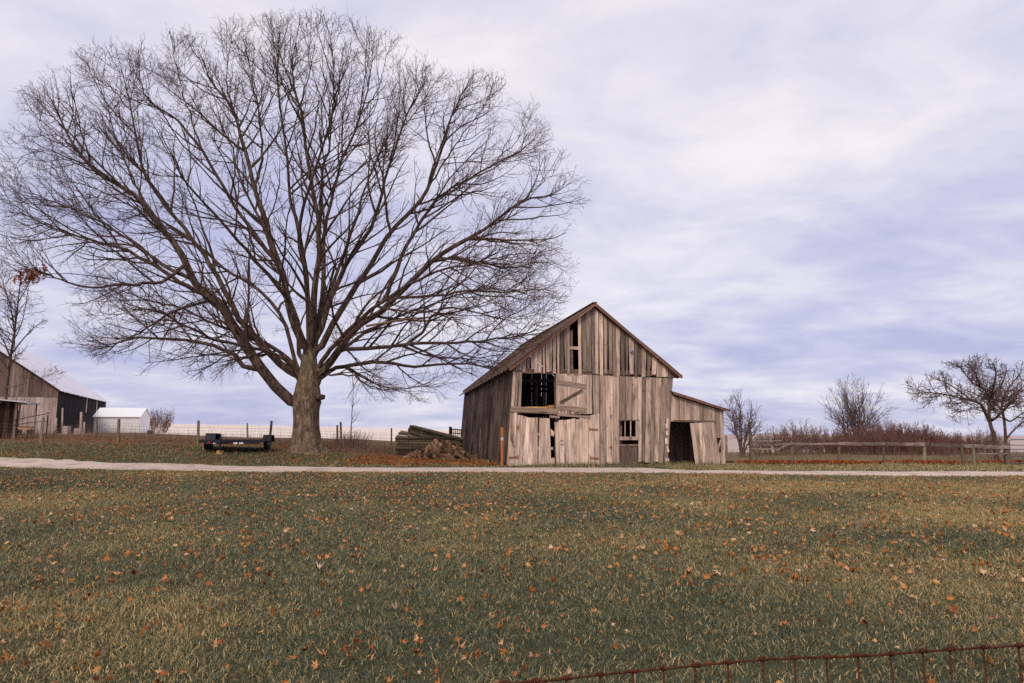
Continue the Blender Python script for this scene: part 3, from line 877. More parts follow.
m.build('lean_to_side_wall', M['barn_wood'], lf)
m = MB(); plank_wall(m, BW, LW, lambda u: 0.0, lt_under, 3.6, gap=0.0, tone=(0.7, 1.0))
m.build('lean_to_back_wall', M['brown_wood'], lf)
lroof = slope(lr_l[0] - 0.1, lr_l[1] + 0.03, lr_r[0], lr_r[1], -0.22, 4.0, 0.05, 0.02, 14, 6)
lroof.v = [(x, y, z) for x, y, z in lroof.v]
lro = lroof.build('lean_to_roof', M['rust_roof'], lf)
m = MB(); m.bar((lr_l[0], -0.2, lr_l[1] - 0.09), (lr_r[0] - 0.02, -0.2, lr_r[1] - 0.09), 0.04, 0.11, 0.7)
m.build('barge_board', M['rust_edge'], lro)

# loose things in and by the barn
def barn_world(u, v, z): return BO + E1 * u + E2 * v + Vector((0, 0, z))
lum = empty('lumber_stack', barn_world((op_l + op_r) / 2 + 0.25, 0.55, op_zb - 0.02), 'short yellow boards lying on the loft floor in the open hatch', 'lumber', PHI)
for k_ in range(5):
    m = MB(); m.bar((-0.75 + jit(0.1), 0.1 * k_, 0.04 + 0.07 * (k_ % 3)), (0.3 + 0.15 * k_, 0.1 * k_ + jit(0.1), 0.05 + 0.07 * (k_ % 3)), 0.16, 0.06, random.random())
    m.build('board', M['board_yellow'], lum)
m = MB(); m.box(0.55, 0.85, -0.1, 0.3, 0.002, 0.30, 0.7); m.build('offcut', M['board_yellow'], lum)

p = ground(679.5, 462.6); cn = empty('traffic_cone', barn_world(*[(p - BO).dot(E1), 0.7, 0.02]), 'small orange cone on the floor just inside the lean-to doorway', 'cone')
m = MB(); m.tube([(0, 0, 0.03), (0, 0, 0.3)], [0.13, 0.03], 14); m.build('cone', M['orange'], cn, smooth=True)
m = MB(); m.box(-0.17, 0.17, -0.17, 0.17, 0.0, 0.028); m.build('base', M['orange'], cn)

p = ground(502.0, 466.4); top = at(502.2, 427.2, p.y)
pm = empty('marker_post', p, 'orange marker post with white band at the barn corner', 'marker post')
m = MB(); Hm = top.z - p.z
m.tube([(0, 0, -0.05), (0.0, 0, Hm)], 0.078, 14); m.build('post', M['orange'], pm)
m = MB(); m.tube([(0, 0, Hm * 0.66), (0, 0, Hm * 0.74)], 0.086, 14); m.build('band', M['white_band'], pm)

# ------------------------------------------------------------------ trees
def norm(a): return a / np.maximum(np.linalg.norm(a, axis=-1, keepdims=True), 1e-9)

def tubes(P, Rd, sides):
    nb, N, _ = P.shape
    T = np.empty_like(P)
    T[:, 1:-1] = P[:, 2:] - P[:, :-2]; T[:, 0] = P[:, 1] - P[:, 0]; T[:, -1] = P[:, -1] - P[:, -2]
    T = norm(T)
    D = norm(P[:, -1] - P[:, 0])
    ref = np.where(np.abs(D[:, 2:3]) < 0.8, np.array([[0, 0, 1.0]]), np.array([[1.0, 0, 0]]))[:, None, :]
    n1 = norm(ref - (ref * T).sum(-1, keepdims=True) * T)
    n2 = np.cross(T, n1)
    g = 2 * np.pi * np.arange(sides) / sides
    V = P[:, :, None, :] + Rd[:, :, None, None] * (n1[:, :, None, :] * np.cos(g)[None, None, :, None] + n2[:, :, None, :] * np.sin(g)[None, None, :, None])
    base = (np.arange(nb) * N * sides)[:, None, None]
    i = np.arange(N - 1)[None, :, None] * sides
    k = np.arange(sides)[None, None, :]; k2 = (k + 1) % sides
    Fc = np.stack([base + i + k, base + i + k2, base + i + sides + k2, base + i + sides + k], -1).reshape(-1, 4)
    return V.reshape(-1, 3), Fc

def join(parts):
    Vs, Fs, o = [], [], 0
    for V, Fc in parts:
        Vs.append(V); Fs.append(Fc + o); o += len(V)
    return np.concatenate(Vs), np.concatenate(Fs)

def grow(P, Rd, spacing, tmin, ang, lenf, N, up, wig, rk, rmin, inside=None, out=None, center=None, tmax=0.98, droop=0.0, cap=None):
    """side shoots for every branch of P; lenf(parent_len, t) -> length"""
    nb, n0, _ = P.shape
    seg = np.linalg.norm(np.diff(P, axis=1), axis=2); L = seg.sum(1)
    cnt = np.maximum(1, (L * (tmax - tmin) / spacing + rng.random(nb)).astype(int))
    idx = np.repeat(np.arange(nb), cnt)
    start = np.concatenate([[0], np.cumsum(cnt)[:-1]])
    kk = np.arange(len(idx)) - start[idx]
    t = tmin + (tmax - tmin) * (kk + rng.random(len(idx))) / cnt[idx]
    f = t * (n0 - 1); i = np.minimum(f.astype(int), n0 - 2); fr_ = (f - i)[:, None]
    p0 = P[idx, i] * (1 - fr_) + P[idx, i + 1] * fr_
    pr = Rd[idx, i] * (1 - fr_[:, 0]) + Rd[idx, i + 1] * fr_[:, 0]
    tg = norm(P[idx, i + 1] - P[idx, i])
    rv = rng.normal(size=(len(idx), 3)); perp = norm(rv - (rv * tg).sum(1, keepdims=True) * tg)
    a = np.radians(rng.uniform(ang[0], ang[1], len(idx)))[:, None]
    d0 = norm(tg * np.cos(a) + perp * np.sin(a))
    ln = lenf(L[idx], t) * rng.uniform(0.6, 1.25, len(idx))
    if cap: ln = np.minimum(ln, cap)
    wn_ = rng.normal(size=(len(idx), N, 3)) * wig
    def run(ln):
        Q = np.empty((len(idx), N, 3)); Q[:, 0] = p0; d = d0.copy()
        for s in range(1, N):
            Q[:, s] = Q[:, s - 1] + d * (ln / (N - 1))[:, None]
            d = d + wn_[:, s]
            d[:, 2] += up
            if out is not None and center is not None: d = d + norm(Q[:, s] - center) * out
            d = norm(d)
        return Q
    Q = run(ln)
    if inside is not None:
        for _ in range(4):
            bad = ~inside(Q[:, -1]); ln = np.where(bad, ln * 0.62, ln); Q = run(ln)
        ok = inside(Q[:, -1]) | (ln < 0.6)
        Q, ln, pr = Q[ok], ln[ok], pr[ok]
    r0 = np.maximum(np.minimum(pr * 0.72, rk * ln + rmin), rmin)
    tt = np.linspace(0, 1, N)[None, :]
    Rn = r0[:, None] * (1 - tt) + np.maximum(rmin * 0.8, r0[:, None] * 0.22) * tt
    return Q, Rn

def spline(pts, n):
    """Catmull-Rom through pts (k,3), n samples"""
    P = np.asarray(pts, float)
    P = np.concatenate([[2 * P[0] - P[1]], P, [2 * P[-1] - P[-2]]])
    m_ = len(P) - 3
    t = np.linspace(0, m_ - 1e-6, n); i = t.astype(int); u = (t - i)[:, None]
    a, b, c, d = P[i], P[i + 1], P[i + 2], P[i + 3]
    return 0.5 * (2 * b + (c - a) * u + (2 * a - 5 * b + 4 * c - d) * u ** 2 + (3 * b - a - 3 * c + d) * u ** 3)

# --- the great oak
OB = gpt(306.5, 44.0)
OY = 44.0
# limbs: image-plane course at the trunk's depth, half width at the start (m), depth offset at the end (m)
LIMBS = [
 ([(306,404),(293,402),(263,371),(241,342),(225,311),(211,296),(197,283),(176,245),(160,226),(141,199),(111,182),(88,162),(67,131),(52,95),(47,52)], .37, -3.5),
 ([(262,370),(245,366),(232,353.5),(204,343),(165,339),(133,339),(110,347),(92,346)], .17, -4.0),
 ([(225,311),(197,292),(172,278),(140,257),(105,245),(70,234),(35,219),(8,203)], .17, 3.5),
 ([(186,264),(160,282),(140,283),(105,287),(70,283),(42,272),(22,262)], .12, -7.0),
 ([(215,300),(190,306),(165,315),(140,332),(116,343),(90,343)], .11, 5.0),
 ([(308,392),(296,374),(276,360),(256,338),(239,318),(222,285),(206,258),(185,230),(152,188),(141,160),(131,111),(119,58)], .27, 2.5),
 ([(303,388),(298,372),(288,330),(270,300),(246,280),(226,270),(200,246),(170,225),(130,205),(92,188),(60,178),(22,160)], .15, 8.0),
 ([(304,348),(292,318),(281,272),(270,238),(256,190),(243,145),(233,112),(215,86),(200,52)], .25, -2.0),
 ([(276,262),(255,235),(232,202),(202,150),(175,118),(146,96),(128,50)], .15, -6.0),
 ([(309,352),(308,300),(304,258),(297,225),(290,195),(286,145),(277,80),(279,38),(284,12)], .19, 3.0),
 ([(311,352),(314,300),(318,258),(319,229),(311,180),(302,118),(292,70),(300,18)], .24, -3.5),
 ([(313,350),(322,300),(324,245),(326,220),(340,168),(362,112),(372,60),(368,28)], .19, 4.5),
 ([(313,352),(327,310),(340,276),(356,250),(374,222),(384,180),(401,130),(420,92),(428,70)], .20, -5.0),
 ([(313,356),(325,338),(347,300),(368,268),(391,232),(425,195),(438,158),(449,125),(462,95),(478,76)], .24, 2.0),
 ([(312,370),(327,368),(352,330),(378,314),(413,280),(444,253),(470,238),(487,228),(519,203),(545,196),(574,191)], .27, -3.0),
 ([(384,300),(400,262),(421,202+18),(448,190),(488,168),(525,148),(541,130)], .15, 4.0),
 ([(318,376),(330,362),(343,350),(374,348),(406,345),(440,343),(470,343),(500,338),(528,333),(552,322)], .17, -5.5),
 ([(316,388),(325,374.6),(346,366),(378,363),(409,366),(444,365),(469,363),(490,367),(503,356)], .16, 4.5),
 ([(320,381),(329,375),(353,375),(374,387),(402,389),(424,380)], .075, -4.5),
 ([(406,345),(424,330),(433,315),(451,307),(487,315),(515,322),(540,326)], .10, -8.0),
 ([(430,262),(452,258),(480,262),(510,268),(540,262),(566,268)], .10, 5.0),
 ([(395,298),(430,296),(470,290),(505,292),(540,290),(568,296)], .10, -7.0),
 ([(306,372),(300,352),(297,318),(283,280),(262,225),(240,180),(228,140),(190,110),(165,80)], .16, 9.5),
 ([(313,365),(318,330),(330,290),(352,230),(372,170),(395,120),(398,75)], .17, 10.5),
 ([(311,362),(312,330),(306,280),(300,220),(318,160),(338,95),(342,45)], .18, -10.0),
 ([(309,366),(300,332),(280,290),(250,255),(215,215),(185,180),(160,130)], .17, -10.5),
 ([(314,372),(332,348),(360,320),(400,290),(440,270),(480,262),(520,240)], .16, -11.0),
 ([(314,378),(338,352),(372,330),(410,312),(450,298),(490,285),(530,262)], .15, 11.5),
 ([(303,380),(285,356),(255,338),(215,325),(170,305),(120,300),(75,305)], .15, 11.0),
 ([(303,384),(288,362),(262,350),(220,342),(180,322),(150,310),(100,318)], .14, -11.5),
 ([(320,229),(322,180),(330,130),(334,80),(330,35)], .11, -4.0),
 ([(256,190),(262,150),(258,110),(250,70),(244,28)], .10, 3.0),
 ([(197,283),(160,262),(120,232),(80,212),(40,196),(6,178)], .12, -3.0),
 ([(160,226),(138,190),(120,150),(108,110),(92,66),(86,44)], .085, -1.5),
 ([(87,162),(66,142),(42,120),(24,106),(8,96)], .06, 1.5),
 ([(111,182),(84,166),(48,154),(14,146)], .06, -2.5),
 ([(131,111),(112,90),(88,72),(70,48)], .05, 1.5),
 ([(67,131),(44,108),(28,84)], .045, -1.5),
 ([(236,118),(226,80),(232,40),(236,16)], .06, 2.0),
 ([(364,112),(380,84),(388,44)], .05, -1.5),
 ([(425,195),(446,160),(470,125),(492,92),(500,80)], .07, -3.0),
 ([(488,168),(512,146),(528,120),(532,106)], .05, 1.5),
 ([(519,203),(546,180),(562,162)], .05, -1.5),
 ([(401,130),(418,108),(440,74)], .05, 2.0),
 ([(300,110),(310,70),(318,30),(322,10)], .05, 1.5),
 ([(202,150),(188,110),(178,70),(170,40)], .06, -2.5),
]
ENV = [(-8,190),(8,120),(28,75),(70,44),(120,34),(180,24),(240,10),(290,2),(340,8),(390,34),(440,70),(482,68),(530,104),(552,150),(581,190),(574,230),(566,270),(572,300),(556,330),(530,352),(505,380),(470,392),(420,396),(370,396),(330,390),(300,385),(255,386),(215,382),(160,372),(110,356),(60,330),(10,300),(-12,250)]
ecx, ecy = 300.0, 255.0
ea = np.array([math.atan2(ecy - y, x - ecx) for x, y in ENV]); er = np.array([math.hypot(x - ecx, y - ecy) for x, y in ENV])
o_ = np.argsort(ea); ea, er = ea[o_], er[o_]
ea = np.concatenate([[ea[-1] - 2 * np.pi], ea, [ea[0] + 2 * np.pi]]); er = np.concatenate([[er[-1]], er, [er[0]]])
MP = mpp(OY)
EC = np.array(at(ecx, ecy, OY))
RY = 16.0
def oak_rho(P):
    dy = P[:, 1] - OY; g_ = OY / P[:, 1]
    dx = P[:, 0] * g_ - EC[0]; dz = (P[:, 2] - EYE) * g_ + EYE - EC[2]
    th = np.arctan2(dz, dx); rr = np.hypot(dx, dz) / MP
    lim = np.interp(th, ea, er) * 1.075
    return np.sqrt((rr / lim) ** 2 + 0.7 * (dy / RY) ** 2)
def oak_in(P): return oak_rho(P) < 1.03
def oak_thin(b, lo, gain):
    k = rng.random(len(b[0])) < lo + gain * oak_rho(b[0][:, len(b[0][0]) // 2])
    return b[0][k], b[1][k]

oak = empty('oak_tree', OB, 'huge bare spreading tree with thick pale trunk, left of the barn', 'tree')
OL = np.array(OB)
limbP, limbR = [], []
NL = 26
for pts, r0, dy in LIMBS:
    k_ = len(pts)
    arr = []
    cum = [0.0]
    for a, b in zip(pts, pts[1:]): cum.append(cum[-1] + math.hypot(b[0] - a[0], b[1] - a[1]))
    # a limb that leaves another limb starts at that limb's depth there
    y00 = 0.0
    if limbP and min(math.hypot(pts[0][0] - 309, pts[0][1] - 372), abs(pts[0][0] - 310)) > 14:
        s0 = np.array(at(pts[0][0], pts[0][1], OY)); best = 1e9
        for LP in limbP:
            dd = np.hypot(LP[:, 0] / LP[:, 1] - s0[0] / OY, (LP[:, 2] - EYE) / LP[:, 1] - (s0[2] - EYE) / OY); j = int(np.argmin(dd))
            if dd[j] < best: best = dd[j]; y00 = LP[j, 1] - OY
    for (px, py), c in zip(pts, cum):
        s = c / cum[-1]
        p = np.array(at(px, py, OY + y00 + (dy - y00) * s ** 1.2))
        arr.append(p)
    P = spline(arr, NL)
    wob = rng.normal(size=(NL, 3)) * 0.05; wob[0] = 0
    P = P + wob
    t = np.linspace(0, 1, NL)
    limbP.append(P); limbR.append(r0 * ((1 - t) ** 0.85 * 0.93 + 0.06))
for k_ in range(len(limbP)):
    P = limbP[k_]; rho = oak_rho(P); n_in = NL
    for j in range(NL // 2, NL):
        if rho[j] > 0.96: n_in = j; break
    if n_in < NL:
        t = np.linspace(0, n_in - 1, NL)
        limbP[k_] = np.stack([np.interp(t, np.arange(NL), P[:, c_]) for c_ in range(3)], 1)
LPs = np.stack(limbP); LRs = np.stack(limbR)
for k_ in range(len(LPs)):
    V, Fc = tubes(LPs[k_:k_ + 1], LRs[k_:k_ + 1], 10)
    finish(np_mesh('limb', V - OL, Fc, None, 4), 'limb', M['limb'], oak, smooth=True)
for k_ in (0, 5, 7, 10, 13, 14, 16, 17, 1, 3):
    j = int(rng.integers(7, 15)); p0_ = LPs[k_, j]; tg_ = LPs[k_, j + 1] - LPs[k_, j]; tg_ /= np.linalg.norm(tg_)
    pr_ = rng.normal(size=3); pr_ -= pr_.dot(tg_) * tg_; pr_ /= np.linalg.norm(pr_); d_ = tg_ * 0.6 + pr_ * 0.8
    ln_ = rng.uniform(0.35, 1.1); r_ = LRs[k_, j] * 0.38
    mb = MB(); mb.tube([Vector(p0_ - OL), Vector(p0_ + d_ * ln_ * 0.5 - OL), Vector(p0_ + d_ * ln_ + np.array([0, 0, -0.06]) - OL)], [r_, r_ * 0.8, r_ * 0.6], 7, wob=0.1)
    mb.build('broken_stub', M['limb'], oak)
# trunk with root flare, ribs and the knob of a lost branch
prof = [(455.5, 283.5, 333.5), (453, 286.5, 329.5), (450, 288.5, 326.5), (446, 290.2, 323.6), (439, 291.6, 320.8), (430, 292.9, 319.2), (421, 293.6, 318.6), (410, 293.0, 319.0), (402, 292.8, 320.6), (394, 293.6, 320.2), (385, 296, 319), (376, 298.5, 318.4), (366, 300, 317.2), (356, 302, 316.4), (346, 304, 315.6), (340, 306, 314.6), (326, 309, 312)]
NS = 40; ring = []
yy = np.array([p[0] for p in prof])[::-1]; xl = np.array([p[1] for p in prof])[::-1]; xr = np.array([p[2] for p in prof])[::-1]
ROWS = 60
for j in range(ROWS):
    py = 455.5 + (326 - 455.5) * j / (ROWS - 1)
    a, b = np.interp(py, yy, xl), np.interp(py, yy, xr)
    c = np.array(at((a + b) / 2, py, OY)); rad = (b - a) / 2 * MP
    fl = float(sstep(436, 455, py))
    g = 2 * np.pi * np.arange(NS) / NS
    lob = 1 + (0.03 + 0.13 * fl) * np.sin(5 * g + 0.6) + (0.02 + 0.04 * fl) * np.sin(9 * g + 2.0 + j * 0.04) + 0.012 * rng.normal(size=NS)
    ring.append(np.stack([c[0] + rad * lob * np.cos(g), OY + rad * 0.95 * lob * np.sin(g), np.full(NS, c[2])], 1))
V = np.concatenate(ring) - OL
i = (np.arange(ROWS - 1)[:, None] * NS); k = np.arange(NS)[None, :]; k2 = (k + 1) % NS
Fc = np.stack([i + k, i + k2, i + NS + k2, i + NS + k], -1).reshape(-1, 4)
trunk = finish(np_mesh('trunk', V, Fc, None, 4), 'trunk', M['bark'], oak, smooth=True)
m = MB(); a = at(318, 397.5, OY - 0.3); b = at(323.8, 397.0, OY - 0.5)
m.tube([Vector(a) - OB, Vector((a + b) / 2) - OB, Vector(b) - OB], [0.24, 0.18, 0.15], 12, wob=0.1); m.build('branch_stub', M['limb'], trunk, smooth=True)

m = MB()
m.tube([Vector(at(px, py, OY - 2.6)) - OB for px, py in ((366, 326), (386, 322.5), (406, 319), (428, 317.5), (446, 313), (462, 307), (474, 300))], [0.075, 0.07, 0.06, 0.05, 0.042, 0.03, 0.012], 7)
m.tube([Vector(at(px, py, OY - 2.6)) - OB for px, py in ((446, 313), (458, 314), (470, 311))], [0.035, 0.025, 0.01], 6)
m.build('dead_branch', M['cut_wood'], oak, smooth=True)
B1 = grow(LPs, LRs, 0.60, 0.20, (25, 52), lambda L, t: np.clip(0.42 * L * (1.12 - t) + 1.6, 1.6, 6.0), 9, 0.055, 0.10, 0.012, 0.015, oak_in, 0.06, EC)
B1 = oak_thin(B1, 0.30, 0.60)
B1b = grow(LPs, LRs, 0.55, 0.70, (10, 42), lambda L, t: 3.1 - 1.3 * t, 9, 0.07, 0.10, 0.011, 0.012, oak_in, 0.05, EC, tmax=1.0)
B1 = (np.concatenate([B1[0], B1b[0]]), np.concatenate([B1[1], B1b[1]]))
B2 = grow(*B1, 0.50, 0.12, (28, 58), lambda L, t: np.clip(0.46 * L * (1.15 - t) + 0.6, 0.7, 2.6), 6, 0.07, 0.14, 0.0085, 0.0105, oak_in, 0.05, EC)
B2 = oak_thin(B2, 0.28, 0.58)
B3 = grow(*B2, 0.30, 0.12, (30, 62), lambda L, t: np.clip(0.5 * L * (1.15 - t) + 0.3, 0.35, 1.1), 4, 0.08, 0.15, 0.008, 0.0074, None, 0.04, EC)
B3 = oak_thin(B3, 0.1, 0.85)
B4 = grow(*B3, 0.34, 0.2, (30, 60), lambda L, t: np.clip(0.55 * L, 0.18, 0.42), 3, 0.08, 0.10, 0.008, 0.0060, None, None, None)
print('oak', [len(b[0]) for b in (B1, B2, B3, B4)])
V, Fc = join([tubes(*B1, 6), tubes(*B2, 4), tubes(*B3, 3), tubes(*B4, 3)])
crown = finish(np_mesh('crown', V - OL, Fc, None, 4), 'crown', M['limb'], oak)
crown.data.materials.append(M['twig'])
mi = np.ones(len(Fc), np.int32); mi[:len(B1[0]) * 8 * 6] = 0
crown.data.polygons.foreach_set('material_index', mi)

# --- smaller bare trees
def bare_tree(name, base, H, spread, label, cat, mat_t, mat_c, r0=0.2, stems=((0, 0, 1.0),), nl=14, clear=0.25, upl=0.05, rmin=0.010, dens=1.0, group=None, ang=(25, 55), seg=(0.9, 0.45, 0.3), depth=3, wig=0.12, env=None):
    root = empty(name, base, label, cat, group=group)
    tP, tR = [], []
    for (lx, ly, hs) in stems:
        top = np.array([lx * spread, ly * spread, H * hs])
        pts = [np.array([lx * 0.06, ly * 0.06, -0.15]), top * np.array([0.25, 0.25, 0.3]) , top * np.array([0.6, 0.6, 0.65]), top]
        P = spline(pts, 16) + rng.normal(size=(16, 3)) * 0.012 * H * np.linspace(0, 1, 16)[:, None]
        tP.append(P); tR.append(r0 * (np.linspace(1, 0.07, 16) ** 0.9))
    tP, tR = np.stack(tP), np.stack(tR)
    V, Fc = tubes(tP, tR, 9)
    finish(np_mesh('trunk', V, Fc, None, 4), 'trunk', mat_t, root, smooth=True)
    C = np.array([0, 0, H * 0.55])
    ins = env
    b1 = grow(tP, tR, seg[0] / dens, clear, ang, lambda L, t: np.clip(spread * (1.15 - 0.75 * t) * 0.95, 0.3, 9), 8, upl, wig, 0.012, rmin * 1.6, ins, 0.03, C)
    b2 = grow(*b1, seg[1] / dens, 0.15, (25, 60), lambda L, t: np.clip(0.5 * L * (1.15 - t) + 0.25, 0.25, 2.6), 5, upl, wig, 0.010, rmin * 1.2, ins, 0.03, C)
    parts = [tubes(*b1, 5), tubes(*b2, 3)]
    if depth > 2:
        b3 = grow(*b2, seg[2] / dens, 0.15, (25, 60), lambda L, t: np.clip(0.55 * L * (1.15 - t) + 0.15, 0.2, 0.9), 3, upl, wig, 0.009, rmin, ins, 0.03, C)
        parts.append(tubes(*b3, 3))
    V, Fc = join(parts)
    finish(np_mesh('crown', V, Fc, None, 4), 'crown', mat_c, root)
    return root

# dead leaves still held on a low oak branch
m_ = 120
c = at(33, 275, 40.0)
Xd = rng.normal(0, 0.42, m_); Yd = rng.normal(0, 0.3, m_); Zd = rng.normal(0, 0.2, m_) - 0.1 * np.abs(Xd) + 0.25 * Xd
lv = leaves_mesh('dead_leaves', Xd, Yd, Zd, rng.uniform(0.16, 0.27, m_), np.clip(rng.normal(0.25, 0.12, m_), 0, 0.5), 1.2)
o = finish(lv, 'dead_leaves', M['leaf'], oak, Vector(c) - OB); o['label'] = 'clump of brown leaves still on the branch'; o['kind'] = 'stuff'
m = MB(); e = Vector(c) - OB
m.tube([e + Vector((4.5, 0.5, -0.1)), e + Vector((2.0, 0.2, 0.15)), e + Vector((0.3, 0, 0.05)), e + Vector((-1.2, 0, -0.1))], [0.035, 0.025, 0.018, 0.01], 5)
m.build('limb', M['limb'], oak)

# sapling and brush by the far fence
sb = gpt(350.5, 56.0)
bare_tree('sapling', sb, at(352, 374, 56).z - sb.z, 1.5, 'thin bare sapling rising from brush right of the oak trunk', 'tree', M['twig_grey'], M['twig_grey'], 0.06, ((0.12, 0, 1.0),), clear=0.3, seg=(0.55, 0.5, 0.5), depth=2, rmin=0.007)

# right hand trees
def top_h(px, py, Y, b): return at(px, py, Y).z - b.z
b = gpt(741, 56); H_ = 0.97 * top_h(742, 394, 56, b)
bare_tree('young_tree', b, H_, 2.3, 'many stemmed bare tree just right of the lean-to', 'tree', M['twig_grey'], M['twig_grey'], 0.09,
          ((0, 0, 1.0), (0.55, 0.2, 0.8), (-0.45, -0.2, 0.85), (0.3, -0.5, 0.75), (-0.2, 0.5, 0.9), (0.75, 0.0, 0.6), (0.12, 0.3, 0.95)), clear=0.2, seg=(0.34, 0.3, 0.28), rmin=0.008, ang=(18, 40), upl=0.11, wig=0.07)
b = gpt(856, 75); H_ = 0.92 * top_h(858, 377, 75, b)
bare_tree('field_tree', b, H_, 3.1, 'rounded bare tree rising above the brown thicket', 'tree', M['twig_grey'], M['twig_grey'], 0.085,
          [(-0.95 + 1.9 * k_ / 12, 0.6 * math.sin(k_ * 2.4), 1 - 0.42 * abs(-0.95 + 1.9 * k_ / 12) ** 2.2 - 0.06 * (k_ % 2)) for k_ in range(13)], clear=0.25, seg=(0.38, 0.34, 0.32), rmin=0.009, ang=(15, 40), upl=0.10, wig=0.07)

# wide spreading tree at the right, two trunks, traced limbs
TY = 47.0
def traced(name, base, label, LB_, Y, env_r, seg, rmin, mats, spread_up=0.03, lmax=2.2):
    root = empty(name, base, label, 'tree')
    o3 = np.array(base)
    Ps, Rs = [], []
    for pts, r0, dy in LB_:
        arr = []
        for j, (px, py) in enumerate(pts):
            p = np.array(at(px, py, Y + dy * (j / (len(pts) - 1)) ** 1.2)); arr.append(p)
        if Ps:                       # start on the limb it leaves
            a0 = arr[0]; best = None
            for Q in Ps:
                dd = np.hypot(Q[:, 0] / Q[:, 1] - a0[0] / a0[1], (Q[:, 2] - EYE) / Q[:, 1] - (a0[2] - EYE) / a0[1]); j = int(np.argmin(dd))
                if best is None or dd[j] < best[0]: best = (dd[j], Q[j])
            if best[0] < 0.006: arr[0] = best[1]
        Ps.append(spline(arr, 18)); Rs.append(r0 * 0.82 * (np.linspace(1, 0.08, 18) ** 0.9))
    Ps, Rs = np.stack(Ps), np.stack(Rs)
    V, Fc = tubes(Ps, Rs, 9)
    finish(np_mesh('trunk', V - o3, Fc, None, 4), 'trunk', mats[0], root, smooth=True)
    C = Ps[:, -1].mean(0); C[2] = base.z + 4
    b1 = grow(Ps, Rs, seg[0], 0.38, (30, 70), lambda L, t: np.clip(0.40 * L * (1.15 - t), 0.4, lmax), 7, spread_up, 0.16, 0.012, rmin * 1.8, None, 0.05, C)
    b2 = grow(*b1, seg[1], 0.12, (30, 75), lambda L, t: np.clip(0.45 * L * (1.2 - t) + 0.2, 0.3, 1.2), 5, spread_up, 0.25, 0.012, rmin * 1.3, None, 0.03, C)
    b3 = grow(*b2, seg[2], 0.12, (30, 75), lambda L, t: np.clip(0.4 * L + 0.1, 0.15, 0.55), 3, 0.02, 0.2, 0.012, rmin, None, 0.02, C)
    V, Fc = join([tubes(*b1, 5), tubes(*b2, 4), tubes(*b3, 3)])
    finish(np_mesh('crown', V - o3, Fc, None, 4), 'crown', mats[1], root)
RT_L = [
 ([(997,464),(995.5,448),(994,435),(990,423.7),(989,411),(989,399),(985,390),(971,382),(960,367),(947,361)], .19, 1.5),
 ([(990,423.7),(983,408.5),(979,403),(964,399),(943,394),(925,392),(909,386)], .13, -1.5),
 ([(989,399),(993,388),(996,374),(994,366),(990,360)], .11, -1.2),
 ([(992,398),(1000,386),(1005,377),(1007,364)], .10, 1.0),
 ([(992,424),(998,416),(1009,403),(1024,386),(1040,376)], .12, -1.0),
 ([(1006,464),(1005.5,448),(1005.5,435),(1003.6,416),(1001.5,404.7),(1006,392),(1018,376),(1026,364)], .15, 1.5),
 ([(1004,420),(1011,421),(1024,412),(1042,404)], .09, -1.0),
 ([(1005.5,440),(1013,431),(1024,422),(1040,417)], .09, 0.6),
 ([(986,413),(974,409),(960,412),(950,420)], .05, -1.6),
 ([(971,401),(955,388),(940,380),(930,376)], .07, 2.0),
 ([(983,389),(974,372),(966,362)], .07, -2.5),
 ([(1003,412),(1015,400),(1030,394)], .07, 2.6),
]
b = gpt(1000, TY)
traced('spreading_tree', b, 'low spreading bare tree with two trunks beside the metal gate', RT_L, TY, 1, (0.155, 0.165, 0.2), 0.0085, (M['limb'], M['twig_grey']), 0.04, 2.7)
LT_L = [
 ([(3,442),(4,420),(6,395),(10,362),(14,335),(17,312),(20,285),(23,258)], .17, 0.5),
 ([(10.5,358),(4,342),(-6,322)], .08, -0.8),
 ([(11,356),(24,338),(36,326),(46,320)], .07, 0.8),
 ([(15,330),(10,305),(2,280),(-4,262)], .06, 1.2),
 ([(18,305),(28,285),(36,266)], .05, -1.2),
 ([(13,342),(22,322),(27,296),(30,275)], .05, -1.5),
 ([(8,380),(-4,365),(-16,345)], .06, 0.5),
 ([(7,388),(24,384),(45,376),(62,374)], .035, -1.5),
]
b = gpt(3, 52.0)
traced('slim_tree', b, 'slim bare tree standing in front of the large barn, overlapping the oak crown', LT_L, 52.0, 1, (0.26, 0.26, 0.26), 0.0075, (M['limb'], M['twig']), 0.05, 2.2)

